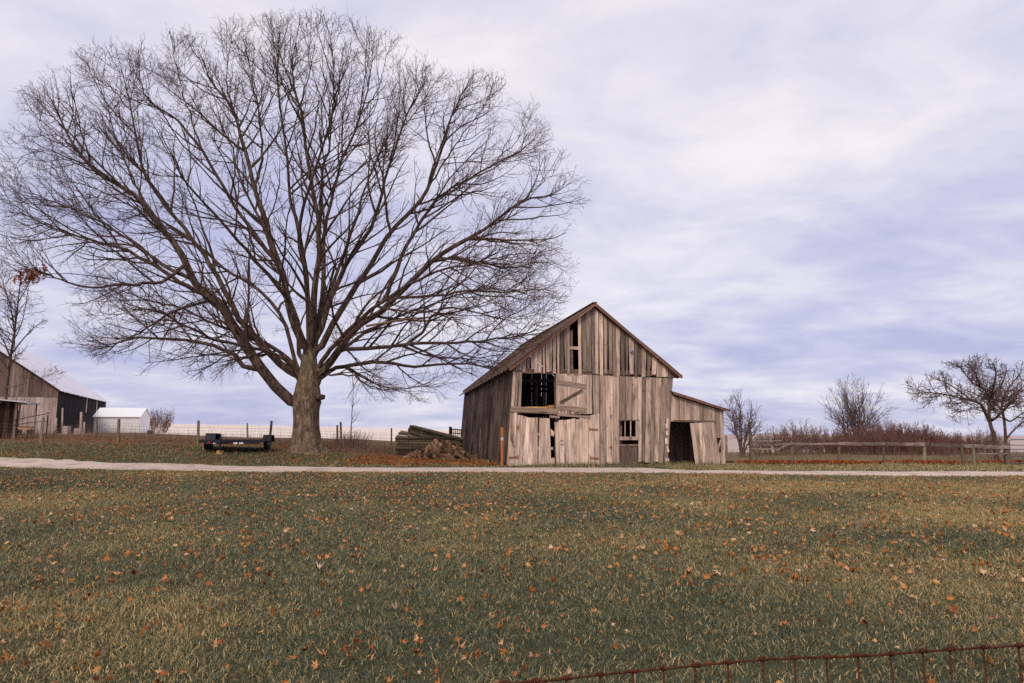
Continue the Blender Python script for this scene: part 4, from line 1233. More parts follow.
# shrubs
def shrub(name, base, H, W, label, mat, n=60, cat='shrub', group=None, depth=True, rmin=0.012, kind=None, D=None):
    D = D or W * 0.6
    a = rng.random(n) * 2 * np.pi; r = np.sqrt(rng.random(n))
    bx, by = r * np.cos(a) * W * 0.45, r * np.sin(a) * D * 0.45
    hh = H * (1 - 0.45 * r ** 2) * rng.uniform(0.65, 1.0, n)
    N = 7; t = np.linspace(0, 1, N)[None, :]
    lx = bx / W * 0.9 + rng.normal(0, 0.10, n); ly = by / D * 0.6 + rng.normal(0, 0.10, n)
    P = np.stack([bx[:, None] + lx[:, None] * hh[:, None] * t, by[:, None] + ly[:, None] * hh[:, None] * t, hh[:, None] * t - 0.05], -1)
    P += rng.normal(size=P.shape) * 0.03 * t[:, :, None]
    Rd = (rmin * 2.2) * (1 - 0.75 * t) * np.ones((n, 1))
    b1 = grow(P, Rd, 0.22, 0.15, (20, 50), lambda L, t: np.clip(0.38 * L * (1.2 - t), 0.2, 1.3), 4, 0.06, 0.15, 0.01, rmin, None)
    parts = [tubes(P, Rd, 4), tubes(*b1, 3)]
    if depth:
        b2 = grow(*b1, 0.24, 0.15, (20, 55), lambda L, t: np.clip(0.5 * L * (1.2 - t), 0.12, 0.5), 3, 0.05, 0.15, 0.01, rmin * 0.9, None)
        parts.append(tubes(*b2, 3))
    V, Fc = join(parts)
    o = finish(np_mesh(name, V, Fc, None, 4), name, mat, None, base)
    z0 = base
    if kind: tag(o, label, cat, group, kind)
    else: tag(o, label, cat, group)
    return o

b = gpt(150, 96); shrub('bare_shrub', b, top_h(146, 402, 96, b), 5.4, 'rounded bare shrub behind the white metal shed', M['twig_tan'], 60, rmin=0.016)
b = gpt(352, 57.2); shrub('brush_pile', b, 1.55, 3.0, 'tangled brown brush at the foot of the sapling', M['twig_red'], 70, 'brush', rmin=0.008)
for (px, Y, Ht, Wd, lab) in ((775, 62, 424, 4.2, 'pale bare shrub behind the two railed end of the fence'),
                             (800, 66, 417, 4.6, 'tallest of the pale bare shrubs behind the rail fence'),
                             (828, 68, 424, 4.2, 'pale bare shrub next to the rounded tree, behind the rail fence'),
                             (984, 66, 424, 3.6, 'thin bare shrub between the thicket and the spreading tree')):
    b = gpt(px, Y); shrub('bare_shrub', b, top_h(px, Ht, Y, b), Wd, lab, M['twig_tan'], 125, group='pale bare shrubs behind the rail fence', rmin=0.011, D=2.6)

parts = []
for (px, Y, top) in ((853, 72, 420), (872, 68, 419), (886, 70, 416), (900, 66, 420), (915, 70, 419), (928, 67, 423), (944, 68, 426), (957, 66, 433), (868, 64, 428), (845, 66, 432), (905, 63, 432), (935, 62, 436), (885, 63, 430)):
    b = gpt(px, Y); o = shrub('t', b, top_h(px, top, Y, b), 3.4, 'x', M['twig_red'], 120, rmin=0.013, D=2.4)
    me = o.data; co = np.empty(len(me.vertices) * 3, np.float32); me.vertices.foreach_get('co', co)
    fi = np.empty(len(me.loops), np.int32); me.loops.foreach_get('vertex_index', fi)
    parts.append((co.reshape(-1, 3) + np.array(b), fi.reshape(-1, 4)))
    bpy.data.objects.remove(o); bpy.data.meshes.remove(me)
V, Fc = join(parts)
tag(finish(np_mesh('thicket', V, Fc, None, 4), 'thicket', M['twig_red']), 'dense reddish brown thicket of bare twigs behind the rail fence', 'thicket', kind='stuff')

# dry weeds along the fences
def weeds(name, X, Y, h0, h1, wd, label):
    n = len(X); h = rng.uniform(h0, h1, n); Z = terr(X, Y) - 0.02
    a = rng.random(n) * 2 * np.pi; l = h * rng.uniform(0.05, 0.5, n)
    N = 4; t = np.linspace(0, 1, N)[None, :]
    P = np.stack([X[:, None] + np.cos(a)[:, None] * l[:, None] * t ** 1.6, Y[:, None] + np.sin(a)[:, None] * l[:, None] * t ** 1.6, Z[:, None] + h[:, None] * t], -1)
    Rd = wd * (1 - 0.7 * t) * np.ones((n, 1))
    V, Fc = tubes(P, Rd, 3)
    tag(finish(np_mesh(name, V, Fc, np.repeat(rng.random(n), N * 3), 4), name, M['weed']), label, 'weeds', kind='stuff')
Xw = rng.uniform(-46, -7, 5200); Yw = 52 + rng.normal(0, 3.0, 5200)
kw = rng.random(5200) < vnoise(Xw, Yw, 2.2) * 1.1
Xw, Yw = Xw[kw], Yw[kw]
Xa = rng.uniform(-46, -30, 700); Ya = rng.uniform(58, 70, 700)
X3 = rng.uniform(12, 44, 5200); Y3 = rng.uniform(46, 62, 5200)
k3 = rng.random(5200) < vnoise(X3, Y3, 2.0) * 1.1
hh = np.concatenate([Xw, Xa, X3[k3]]), np.concatenate([Yw, Ya, Y3[k3]])
weeds('dry_weeds', *hh, 0.15, 0.75, 0.008, 'thin dry brown weeds and grass stems along the fences')
Xt = rng.uniform(-44, -9, 170); Yt = rng.uniform(50, 62, 170)
weeds('tall_weeds', Xt, Yt, 0.9, 1.9, 0.007, 'scattered tall dry weed stalks by the wire fence')

# ------------------------------------------------------------------ fences on the left
def wire_fence(name, posts, label, rad, wires, extra=1.0):
    pts = []
    root = None
    for (bx, by, tx, ty) in posts:
        g_ = ground(bx, by); pts.append((g_, at(tx, ty, g_.y)))
    root = empty(name, pts[0][0], label, 'fence')
    O = pts[0][0]
    for g_, t_ in pts:
        mb = MB(); rr = rad * random.uniform(0.9, 1.15)
        a, b_ = g_ - O + Vector((0, 0, -0.1)), t_ - O
        mb.tube([a, (a + b_) / 2 + Vector((jit(0.02), 0, 0)), b_], [rr * 1.05, rr, rr * 0.93], 10, random.random())
        mb.build('post', M['post_wood'], root)
    mb = MB()
    ends = [(pts[0][0] + (pts[0][0] - pts[1][0]) * extra, None)] + pts + [(pts[-1][0] + (pts[-1][0] - pts[-2][0]) * extra, None)]
    ends = [(Vector((p.x, p.y, tz(p.x, p.y))), None) for p, _ in ends]
    for (p, _), (q_, _) in zip(ends, ends[1:]):
        for wz in wires: mb.tube([p - O + Vector((0, -0.05, wz)), (p + q_) / 2 - O + Vector((0, -0.05, wz - 0.02)), q_ - O + Vector((0, -0.05, wz))], 0.0045, 3, cap=False)
        n_ = int((q_ - p).length / 0.32)
        for k_ in range(1, n_):
            b0 = p.lerp(q_, k_ / n_) - O + Vector((0, -0.05, 0)); mb.tube([b0 + Vector((0, 0, wires[0])), b0 + Vector((0, 0, wires[-1]))], 0.0035, 3, cap=False)
    mb.build('wire_mesh', M['wire'], root)
    return root
wire_fence('wire_fence', [(40.2, 443.5, 43.4, 417.5), (118.5, 444.5, 119.0, 419.0), (197.8, 446.5, 198.6, 420.5), (269.6, 447.0, 271.6, 420.8), (341.2, 447.8, 340.6, 422.0)],
           'nearer wire fence on round wooden posts behind the black trailer', 0.085, [0.1, 0.25, 0.42, 0.6, 0.8, 1.0, 1.2], 0.8)
fp = []
for px, ty in ((97, 417), (154, 420), (247.5, 423), (337.5, 425), (391.5, 428), (430, 429)):
    g_ = gpt(px, 60.0); pr_ = None
    d_ = (Vector(g_) - Vector((0, 0, EYE)))
    yy_ = 341.5 - F * ((d_.z * CT - d_.y * ST) / (d_.y * CT + d_.z * ST))
    fp.append((px, yy_ + 0.05, px + jit(0.4), ty))
wire_fence('wire_fence', fp, 'farther wire fence on thin posts along the pale field edge', 0.075, [0.1, 0.3, 0.5, 0.75, 1.0, 1.2], 0.4)

# ------------------------------------------------------------------ rail fence on the right
rp = [(751.2, 463.6, 750.6, 432, .10), (792.4, 464.4, 792.6, 443, .09), (838.6, 463.0, 838.8, 443, .085), (883.8, 462.6, 884.0, 443.6, .07), (924.2, 463.2, 924.6, 443.6, .10), (963.2, 466.0, 961.6, 445, .10), (974.2, 466.0, 972.8, 445, .075), (1007.4, 465.2, 1006.6, 443, .15)]
pts = []
for bx, by, tx, ty, r_ in rp:
    g_ = ground(bx, by); pts.append((g_, at(tx, ty, g_.y), r_))
O = pts[0][0]
rfence = empty('rail_fence', O, 'weathered timber fence with a single top rail along the leaf drift', 'fence')
for g_, t_, r_ in pts:
    mb = MB(); mb.tube([g_ - O - Vector((0, 0, 0.1)), (g_ + t_) / 2 - O + Vector((jit(0.02), 0, 0)), t_ - O], [r_, r_ * 0.97, r_ * 0.9], 9, random.random(), wob=0.05)
    mb.build('post', M['post_wood'], rfence)
tops = [(751, 444.5), (792, 443.8), (838, 443.4), (884, 443.6), (924, 444.2), (963, 445.6), (1007, 447.0)]
ys_ = [pts[0][0].y, pts[1][0].y, pts[2][0].y, pts[3][0].y, pts[4][0].y, pts[5][0].y, pts[7][0].y]
for (a, b_, ya, yb) in zip(tops, tops[1:], ys_, ys_[1:]):
    mb = MB(); p_, q_ = at(*a, ya) - O, at(*b_, yb) - O
    p_.y -= 0.13; q_.y -= 0.13
    ext = (q_ - p_) * 0.012
    th = 0.13 if a[0] < 835 else 0.2
    mb.bar(p_ - ext, (p_ + q_) / 2 + Vector((0, 0, -0.02)), 0.06, th, random.random()); mb.bar((p_ + q_) / 2 + Vector((0, 0.003, -0.02)), q_ + ext, 0.06, th * 0.97, random.random())
    mb.build('rail', M['rail_wood'], rfence)
for (a, b_, k0, th) in (((751, 441.2), (781, 440.6), 0, .07), ((752, 448.5), (779, 449.6), 0, .09), ((776, 450), (792, 442.5), 1, .07), ((975, 453.4), (1006, 453.8), 6, .06)):
    mb = MB(); p_, q_ = at(*a, pts[k0][0].y) - O, at(*b_, pts[min(k0 + 1, 7)][0].y) - O
    p_.y -= 0.1; q_.y -= 0.1
    mb.bar(p_, q_, 0.05, th, 0.8); mb.build('rail', M['rail_wood'], rfence)
p_ = ground(726.8, 458.5); m = MB()
m.tube([(0, 0, -0.1), (0.02, 0, at(726.6, 435.4, p_.y).z - p_.z)], [0.09, 0.08], 9, 0.9)
tag(m.build('fence_post', M['post_wood'], None, p_), 'lone yellowish post standing against the lean-to corner', 'post')

# gate
gp = ground(1011, 465.0); gt_ = at(1010.4, 439.6, gp.y)
gate = empty('metal_gate', gp, 'blue grey tubular metal farm gate beside the fence end', 'gate')
GH = gt_.z - gp.z
m = MB(); GL = 3.0
m.tube([(0.03, 0, 0.12), (0.03, 0, GH - 0.1), (0.13, 0, GH), (GL, 0, GH + 0.02), (GL, 0, 0.12), (0.03, 0, 0.12)], 0.03, 8)
m.build('frame', M['gate_steel'], gate, smooth=True)
for z in (0.32, 0.5, 0.7, 0.9, 1.13):
    m = MB(); m.tube([(0.03, 0, z), (GL, 0, z + 0.01)], 0.022, 8); m.build('rail', M['gate_steel'], gate, smooth=True)

# ------------------------------------------------------------------ foreground rusty wire fence
WY = 3.25
wp = [(440, 690), (505, 683.5), (560, 679.5), (612, 673.5), (664, 668.8), (720, 663.5), (765, 659.4), (810, 657.6), (858, 656.0), (892, 654.2), (921, 651.6), (950, 649.6), (985, 647.4), (1020, 645.6), (1060, 644), (1120, 640)]
wx = np.array([p[0] for p in wp], float); wy = np.array([p[1] for p in wp], float)
kn = [480, 505, 536, 566, 600, 633, 664, 695, 728, 763, 795, 827, 858, 891, 923, 950, 984, 1019, 1052, 1086]
O = at(480, 686, WY); O.z = tz(O.x, O.y)
wf = empty('rusty_fence', O, 'rusty woven wire fence sagging across the bottom corner of the lawn', 'fence')
m = MB(); tp = []
for px in np.arange(450, 1116, 6): tp.append(at(px, np.interp(px, wx, wy) + math.sin(px * 0.21) * 0.3, WY) - O)
m.tube(tp, 0.0056, 8, wob=0.15); m.build('top_wire', M['rusty_wire'], wf, smooth=True)
for px in kn:
    py = np.interp(px, wx, wy); t_ = at(px, py, WY) - O
    m = MB(); bx = t_.x + jit(0.012)
    m.tube([(t_.x, 0.004, t_.z), (t_.x + jit(0.004), 0.004, t_.z * 0.6), (bx, 0, -0.03)], 0.0044, 7, wob=0.12)
    m.tube([t_ + Vector((-0.02, 0, -0.001)), t_ + Vector((-0.008, -0.004, 0.006)), t_ + Vector((0.008, -0.004, 0.004)), t_ + Vector((0.02, 0, 0.001))], [0.006, 0.0105, 0.0105, 0.006], 8, wob=0.15)
    m.build('stay_wire', M['rusty_wire'], wf, smooth=True)
for k_, zf in enumerate((0.72, 0.48, 0.25, 0.06)):
    m = MB(); m.tube([Vector((p.x, 0.002, p.z * zf + 0.004 * math.sin(p.x * 20 + k_))) for p in tp[::3]], 0.005, 6, wob=0.1); m.build('line_wire', M['rusty_wire'], wf, smooth=True)

# ------------------------------------------------------------------ trailer
tb = ground(235, 449.6)
trY = tb.y
mp_ = mpp(trY - 2)
tr = empty('flatbed_trailer', tb, 'black flatbed trailer with wheel fenders parked beneath the oak', 'trailer', R(12))
TRR = R(12)
X_of = lambda px, d=-2.0: (at(px, 445, trY + d).x - tb.x + math.sin(TRR) * d) / math.cos(TRR)
Zp = lambda py: at(235, py, trY - 2).z - tb.z
zd = Zp(439.6)
m = MB()
x0, x1 = X_of(200.5), X_of(262.0)
m.box(x0, x1, -2.0, -1.92, zd - 0.12, zd, 0.4)
m.box(x0, x1, 1.22, 1.3, zd - 0.12, zd, 0.4)
m.box(x0, x0 + 0.1, -1.917, 1.217, zd - 0.15, zd - 0.005, 0.4); m.box(x1 - 0.1, x1, -1.917, 1.217, zd - 0.15, zd - 0.005, 0.4)
for k_ in range(4): m.box(x0 + 0.11, x1 - 0.11, -1.5 + k_ * 0.72, -1.42 + k_ * 0.72, zd - 0.16, zd - 0.075, 0.3)
m.box(x0 + 0.35, x1 - 0.3, -1.99, -1.88, zd - 0.26, zd - 0.125, 0.3)
m.box(X_of(219), X_of(219) + 0.12, -1.9, 1.2, zd - 0.26, zd - 0.163, 0.3); m.box(X_of(245), X_of(245) + 0.12, -1.9, 1.2, zd - 0.26, zd - 0.163, 0.3)
m.build('chassis', M['trailer_black'], tr)
m = MB(); nb_ = 16
for k_ in range(nb_):
    xa = x0 + 0.105 + (x1 - x0 - 0.21) * k_ / nb_; m.box(xa + 0.004, xa + (x1 - x0 - 0.21) / nb_ - 0.004, -1.91, 1.21, zd - 0.07, zd - 0.025, random.random())
m.build('deck', M['deck'], tr)
def wheel(x, y):
    mb = MB(); r_ = 0.36; w_ = 0.24
    n_ = 24; vs = []; prof_ = [(0.6, -0.5), (0.93, -0.5), (1.0, -0.36), (1.0, 0.36), (0.93, 0.5), (0.6, 0.5)]
    for k_ in range(n_):
        g_ = 2 * math.pi * k_ / n_
        for pr_, pw_ in prof_: vs.append((x + pw_ * w_, y + math.cos(g_) * r_ * pr_, r_ + math.sin(g_) * r_ * pr_))
    P_ = len(prof_); fs = []
    for k_ in range(n_):
        for j in range(P_):
            fs.append((k_ * P_ + j, k_ * P_ + (j + 1) % P_, ((k_ + 1) % n_) * P_ + (j + 1) % P_, ((k_ + 1) % n_) * P_ + j))
    mb.add(vs, fs, 0.5)
    wh = mb.build('wheel', M['tyre'], tr, smooth=False)
    mb = MB(); mb.tube([(x - 0.09, y, r_), (x + 0.09, y, r_)], r_ * 0.6, 20); mb.tube([(x - 0.12, y, r_), (x + 0.12, y, r_)], r_ * 0.2, 12)
    mb.build('rim', M['rim'], wh)
for px in (211.0, 265.0):
    for yy_ in (-0.75, 0.1): wheel(X_of(px, -0.3), yy_)
for px, top in ((213.5, 433.2), (265.4, 434.8)):
    m = MB(); w2 = 0.29 if px < 240 else 0.24; zt_ = at(235, top, trY - 1).z - tb.z; xx = X_of(px, -0.6)
    pf = [(-1.35, zd - 0.1), (-1.1, zt_ - 0.1), (-0.95, zt_), (0.35, zt_), (0.5, zt_ - 0.1), (0.75, zd - 0.1)]
    vs = []
    for dx in (-w2, w2):
        for yy_, z in pf: vs.append((xx + dx, yy_, z))
        for yy_, z in pf: vs.append((xx + dx, yy_ * 0.97 - 0.01, z - 0.04))
    fs = []
    for k_ in range(5): fs += [(k_, 12 + k_, 13 + k_, k_ + 1), (6 + k_, 7 + k_, 19 + k_, 18 + k_), (k_, k_ + 1, 7 + k_, 6 + k_), (12 + k_, 18 + k_, 19 + k_, 13 + k_)]
    fs += [(0, 6, 18, 12), (5, 17, 23, 11)]
    m.add(vs, fs, 0.5); m.build('fender', M['trailer_black'], tr)
for px, py in ((210.2, 442.4), (230.2, 443.0)):
    m = MB(); m.box(X_of(px) - 0.07, X_of(px) + 0.07, -2.03, -1.995, Zp(py) - 0.05, Zp(py) + 0.05); m.build('tail_light', M['red_lamp'], tr)
for px in (215.6, 235.0, 240.5):
    m = MB(); m.box(X_of(px) - 0.09 - (0.06 if px > 230 else 0), X_of(px) + 0.09, -2.03, -1.995, Zp(443.2) - 0.045, Zp(443.2) + 0.045); m.build('plate', M['white_paint'], tr)
m = MB(); xx = X_of(221.8)
m.tube([(xx, -2.35, 0.22), (xx, -2.35, Zp(436.2))], 0.06, 10); m.tube([(xx, -2.35, 0.02), (xx, -2.35, 0.24)], 0.04, 10)
m.bar((xx, -2.35, Zp(435.6)), (xx + 0.14, -2.35, Zp(434.6)), 0.05, 0.05); m.tube([(xx, -2.35, 0.0), (xx, -2.35, 0.025)], 0.1, 12)
m.build('jack', M['trailer_black'], tr)
m = MB(); m.bar((xx - 0.5, -1.95, zd - 0.1), (xx + 0.05, -2.45, zd - 0.16), 0.09, 0.1); m.bar((xx + 0.7, -1.95, zd - 0.1), (xx + 0.05, -2.45, zd - 0.163), 0.09, 0.1)
m.build('tongue', M['trailer_black'], tr)
bp = ground(220, 454.0); m = MB(); m.box(-0.17, 0.17, -0.12, 0.12, -0.03, 0.2, 0.5)
tag(m.build('wood_block', M['board_yellow'], None, bp), 'small tan block on the grass in front of the trailer jack', 'block')

# ------------------------------------------------------------------ log stack and firewood
def log_at(a, b, r_, mat, lab, grp, name='log', n=12, end=None):
    a, b = Vector(a), Vector(b); o3 = (a + b) / 2
    mb = MB(); mb.tube([a - o3, (a - o3) * 0.4 + Vector((0, jit(.01), jit(.01))), (b - o3) * 0.4, b - o3], [r_, r_ * 0.98, r_ * 1.0, r_ * 0.95], n, random.random(), wob=0.03)
    o = mb.build(name, mat, None, o3, smooth=False)
    tag(o, lab, 'log', grp)
    if end:
        d = (b - a).normalized()
        mb = MB()
        mb.tube([a - o3 - d * 0.006, a - o3 + d * 0.004], r_ * 0.86, n)
        mb.build('cut_face', end, o)
    return o
SY = 52.0; ms = mpp(SY)
p0 = at(396.5, 457.4, SY); z0 = tz(p0.x, SY)
Ltot = at(452, 457, SY).x - p0.x
for rr_ in range(7):
    for cc in range(4):
        zz = z0 + 0.095 + rr_ * 0.183; yy_ = SY - 0.35 + cc * 0.2 + (0.1 if rr_ % 2 else 0)
        xo = p0.x + jit(0.10)
        log_at((xo, yy_, zz), (xo + Ltot, yy_, zz), 0.094, M['log_green'], 'greenish post log in the level lower stack beside the barn', 'logs in the level lower stack')
a0 = at(408.5, 428.4, SY); b0 = at(462, 441.5, SY)
dz_ = (b0.z - a0.z); zoff = z0 + 7 * 0.183 + 0.2
for rr_ in range(4):
    for cc in range(4):
        yy_ = SY - 0.3 + cc * 0.23 + (0.11 if rr_ % 2 else 0); xs_ = jit(0.12)
        za = a0.z + 0.15 - rr_ * 0.215
        log_at((a0.x + xs_ + 0.06 * (3 - rr_), yy_, za), (b0.x + xs_, yy_, za + dz_), 0.115, M['log_green'], 'greenish post log in the slanting upper bundle', 'logs in the slanting upper bundle')
for k_, (px, py) in enumerate(((398.5, 433.2), (396.6, 436.0), (400.5, 431.6))):
    a = at(px, py, SY + 0.9); log_at(a, a + Vector((3.6, 0.1, -0.55)), 0.10, M['log_green'], 'greenish post log poking out left behind the slanting bundle', 'logs poking out behind the bundle')
for px, ya, yb, dep in ((410.3, 440.6, 455.5, SY - 0.47), (422.3, 427.8, 436.0, SY - 0.44)):
    a = at(px, ya, dep); b_ = at(px - 0.2, yb, dep); m = MB(); m.bar((0, 0, 0), b_ - a, 0.02, 0.06, 0.6, up=(0, 1, 0))
    tag(m.build('strap', M['concrete'], None, a), 'pale strap round the ' + ('level lower' if px < 415 else 'slanting upper') + ' log bundle', 'strap')
# rack behind the logs
p_ = gpt(456, 55.5)
rk = empty('wooden_rack', p_, 'dark slatted wooden rack showing above the log stack', 'rack')
zt_ = at(449, 426.6, 55.5).z - p_.z
m = MB(); m.tube([(at(450.2, 437, 55.5).x - p_.x, 0, -0.1), (at(450.2, 437, 55.5).x - p_.x, 0, zt_)], 0.11, 9); m.build('post', M['shed_wood'], rk)
for zz in (zt_ - 0.2, zt_ - 0.5):
    m = MB(); m.bar((at(450, 437, 55.5).x - p_.x + 0.1, 0, zz), (at(462, 437, 55.5).x - p_.x, 0, zz - 0.08), 0.05, 0.07); m.build('rail', M['shed_wood'], rk)
for k_ in range(6):
    m = MB(); xk = at(452 + k_ * 1.8, 437, 55.5).x - p_.x; m.box(xk - 0.03, xk + 0.03, -0.07, -0.03, zt_ - 0.75, zt_ - 0.12 - k_ * 0.015); m.build('slat', M['shed_wood'], rk)

FY = 46.3
fx0, fx1 = at(409, 450, FY).x, at(478, 450, FY).x
def heap_h(x):
    return float(np.interp(x, [fx0, fx0 + 0.5, fx0 + 1.9, fx0 + 2.4, fx0 + 3.3, fx1 - 0.6, fx1], [0.2, 0.45, 1.05, 1.12, 0.9, 0.38, 0.12]))
nf = 0
row = 0
z = 0.12
while z < 1.6:
    x = fx0 + (0.12 if row % 2 else 0)
    while x < fx1:
        hx = heap_h(x)
        if z < hx + 0.05:
            dep = FY - 0.5 * (1 - z / 1.7) + z * 0.25
            r_ = random.uniform(0.11, 0.17); L_ = random.uniform(0.6, 1.0)
            topw = z > hx - 0.3
            yaw = random.gauss(0.55, 0.4)
            pit = random.gauss(-0.10, 0.12) - (0.30 if topw else 0.0)
            d = Vector((math.sin(yaw) * math.cos(pit) * (-1 if x < fx0 + 1.4 else 1), -math.cos(yaw) * math.cos(pit), math.sin(pit)))
            c = Vector((x, dep, tz(x, dep) + z))
            o = log_at(c + d * L_ / 2, c - d * L_ / 2, r_, M['firewood_bark'], 'split brown firewood log in the heap before the log stack', 'firewood logs in the heap', 'firewood_log', 7, M['cut_wood'])
            nf += 1
        x += 0.31 * random.uniform(0.85, 1.2)
    z += 0.24; row += 1
print('firewood', nf)

# ------------------------------------------------------------------ large barn at the left
PH2 = math.atan(258 / (F / CT))
LB0 = gpt(54.5, 65.0)
lbarn = empty('large_barn', LB0, 'large old barn with black side wall and pale metal roof at the left edge', 'barn', PH2)
LBH = at(54.5, 389, 65).z - LB0.z
HW, LL = 7.0, 22.5
pitch = 0.70
def lrz(u): return LBH + pitch * (HW - abs(u + HW))
zmid = at(40, 397, 65).z - LB0.z
m = MB(); plank_wall(m, -2 * HW, 0, lambda u: -0.2, lambda u: zmid, -0.03, w=(0.28, 0.4), tone=(0.4, 1.0), gap=0.02); m.build('front_wall', M['pale_wood'], lbarn)
m = MB(); plank_wall(m, -2 * HW, 0, lambda u: zmid - 0.05, lambda u: lrz(u) - 0.05, 0.0 - 0.066, w=(0.28, 0.4), tone=(0.2, 0.9), gap=0.02, holes=[(-6.2, -5.4, zmid + 1.2, zmid + 3.2)]); m.build('gable_wall', M['brown_wood'], lbarn)
m = MB(); side(m, 0.0, -1, 0.0, LL, LBH - 0.02, [], (0.2, 0.8)); m.build('side_wall', M['black_wood'], lbarn)
m = MB(); side(m, -2 * HW, 1, 0.0, LL, LBH - 0.02, [], (0.2, 0.8)); m.build('side_wall', M['black_wood'], lbarn)
m = MB(); plank_wall(m, -2 * HW, 0, lambda u: -0.2, lambda u: lrz(u) - 0.05, LL - 0.05, tone=(0.2, 0.8)); m.build('back_wall', M['black_wood'], lbarn)
for px, y1, y2 in ((86.3, 397.5, 412.5), (96.6, 399.5, 415)):
    r_ = ray(px, 405); o_ = Vector((0, 0, EYE)) - LB0
    e1 = Vector((math.cos(PH2), math.sin(PH2), 0)); e2 = Vector((-math.sin(PH2), math.cos(PH2), 0))
    t_ = (0.04 - o_.dot(e1)) / r_.dot(e1); pt = o_ + r_ * t_; v = pt.dot(e2); Yd_ = (LB0 + pt).y
    m = MB(); m.box(0.045, 0.075, v - 0.16, v + 0.16, at(px, y2, Yd_).z - LB0.z, at(px, y1, Yd_).z - LB0.z, 0.9); m.build('wall_board', M['pale_wood'], lbarn)
rf2 = slope(0.35, LBH - 0.2, -HW, LBH + pitch * HW + 0.04, -0.4, LL + 0.4, 0.05, 0.04, 44, 6, wav=0.012).build('roof', M['pale_roof'], lbarn)
slope(-2 * HW - 0.35, LBH - 0.2, -HW - 0.01, LBH + pitch * HW + 0.035, -0.402, LL + 0.4, 0.05, 0.04, 44, 6).build('roof_slope', M['pale_roof'], rf2)
m = MB(); m.bar((0.3, -0.36, LBH - 0.25), (-HW, -0.36, LBH + pitch * HW - 0.06), 0.05, 0.14, 0.2); m.bar((-2 * HW - 0.3, -0.36, LBH - 0.25), (-HW, -0.36, LBH + pitch * HW - 0.063), 0.05, 0.14, 0.2)
m.build('barge_board', M['shed_wood'], rf2)

# dark open shed at the very edge
sp = ground(14.0, 438.6); sY = sp.y; k_ = mpp(sY)
shd = empty('open_shed', sp, 'small dark red brown shed with flat tin roof at the far left edge', 'shed', R(34))
sh_h = at(13, 402, sY).z - sp.z
m = MB(); plank_wall(m, -3.2, 0, lambda u: -0.1, lambda u: sh_h - 0.02 * u, 0.0, tone=(0.1, 0.9), gap=0.01, holes=[(-2.4, -1.0, -1, sh_h - 0.7)]); m.build('front_wall', M['shed_wood'], shd)
m = MB(); side(m, -0.03, 1, 0.05, 3.0, sh_h - 0.02, [], (0.1, 0.8)); m.build('side_wall', M['shed_wood'], shd)
m = MB(); plank_wall(m, -3.2, 0, lambda u: -0.1, lambda u: sh_h, 3.0, tone=(0.1, 0.6)); m.build('back_wall', M['shed_wood'], shd)
m = MB()
xr_ = (21.5 - 14.0) * k_
m.hexa([(-3.6, -0.6, sh_h + 0.30), (xr_, -0.6, sh_h - 0.06), (xr_, 3.4, sh_h - 0.06), (-3.6, 3.4, sh_h + 0.30), (-3.6, -0.6, sh_h + 0.38), (xr_, -0.6, sh_h + 0.02), (xr_, 3.4, sh_h + 0.02), (-3.6, 3.4, sh_h + 0.38)])
m.build('roof', M['pale_roof'], shd)
m = MB(); m.box(-0.12, 0.02, -0.06, -0.02, -0.1, sh_h - 0.02, 0.2); m.build('corner_post', M['pale_wood'], shd)
# low canopy next to it
cp = gpt(23, 60); ck = mpp(60)
can = empty('feed_canopy', cp, 'low grey board canopy on posts between dark shed and large barn', 'canopy')
ch = at(23, 403.4, 60).z - cp.z
m = MB(); m.box((12 - 23) * ck, (32.5 - 23) * ck, -0.6, 0.6, ch - 0.09, ch + 0.06, 0.5); m.build('roof', M['galv'], can)
for xx in (-0.85, 0.75):
    m = MB(); m.box(xx * 0.9 - 0.05, xx * 0.9 + 0.05, 0.3, 0.4, -0.1, ch - 0.095, 0.5); m.build('post', M['brown_wood'], can)
yp = gpt(23.5, 59); yl = empty('plank_pile', yp, 'low pile of yellow planks under the grey canopy', 'planks')
for q_ in range(4):
    m = MB(); m.bar((-0.75 + jit(0.1), 0.2 * q_ - 0.3, 0.55 + 0.05 * q_), (0.7 + jit(0.1), 0.2 * q_ - 0.3, 0.5 + 0.06 * q_), 0.18, 0.07, random.random()); m.build('plank', M['board_yellow'], yl)
for xx in (-0.5, 0.5):
    m = MB(); m.box(xx - 0.05, xx + 0.05, -0.4, 0.4, -0.05, 0.46, 0.4); m.build('bearer', M['brown_wood'], yl)
# slanting pole rails from the shed to the first post
pr0 = ground(40.2, 443.5)
pg = empty('pole_rails', gpt(30, 50.5), 'two thin dark poles slanting from the small shed to the first fence post', 'rails')
for (a, b_) in (((13.5, 420.5), (50, 413.2)), ((13.5, 425), (48, 421.0))):
    A_, B_ = at(*a, 50.5) - pg.location, at(*b_, 50.0) - pg.location
    m = MB(); m.tube([A_, (A_ + B_) / 2 + Vector((0, 0, 0.03)), B_], 0.028, 6); m.build('rail', M['shed_wood'], pg)
for px in (16, 46):
    m = MB(); b_ = gpt(px, 50.6) - pg.location; m.tube([b_ - Vector((0, 0, 0.1)), b_ + Vector((0, 0, 2.05 if px < 30 else 1.75))], 0.045, 7); m.build('post', M['shed_wood'], pg)

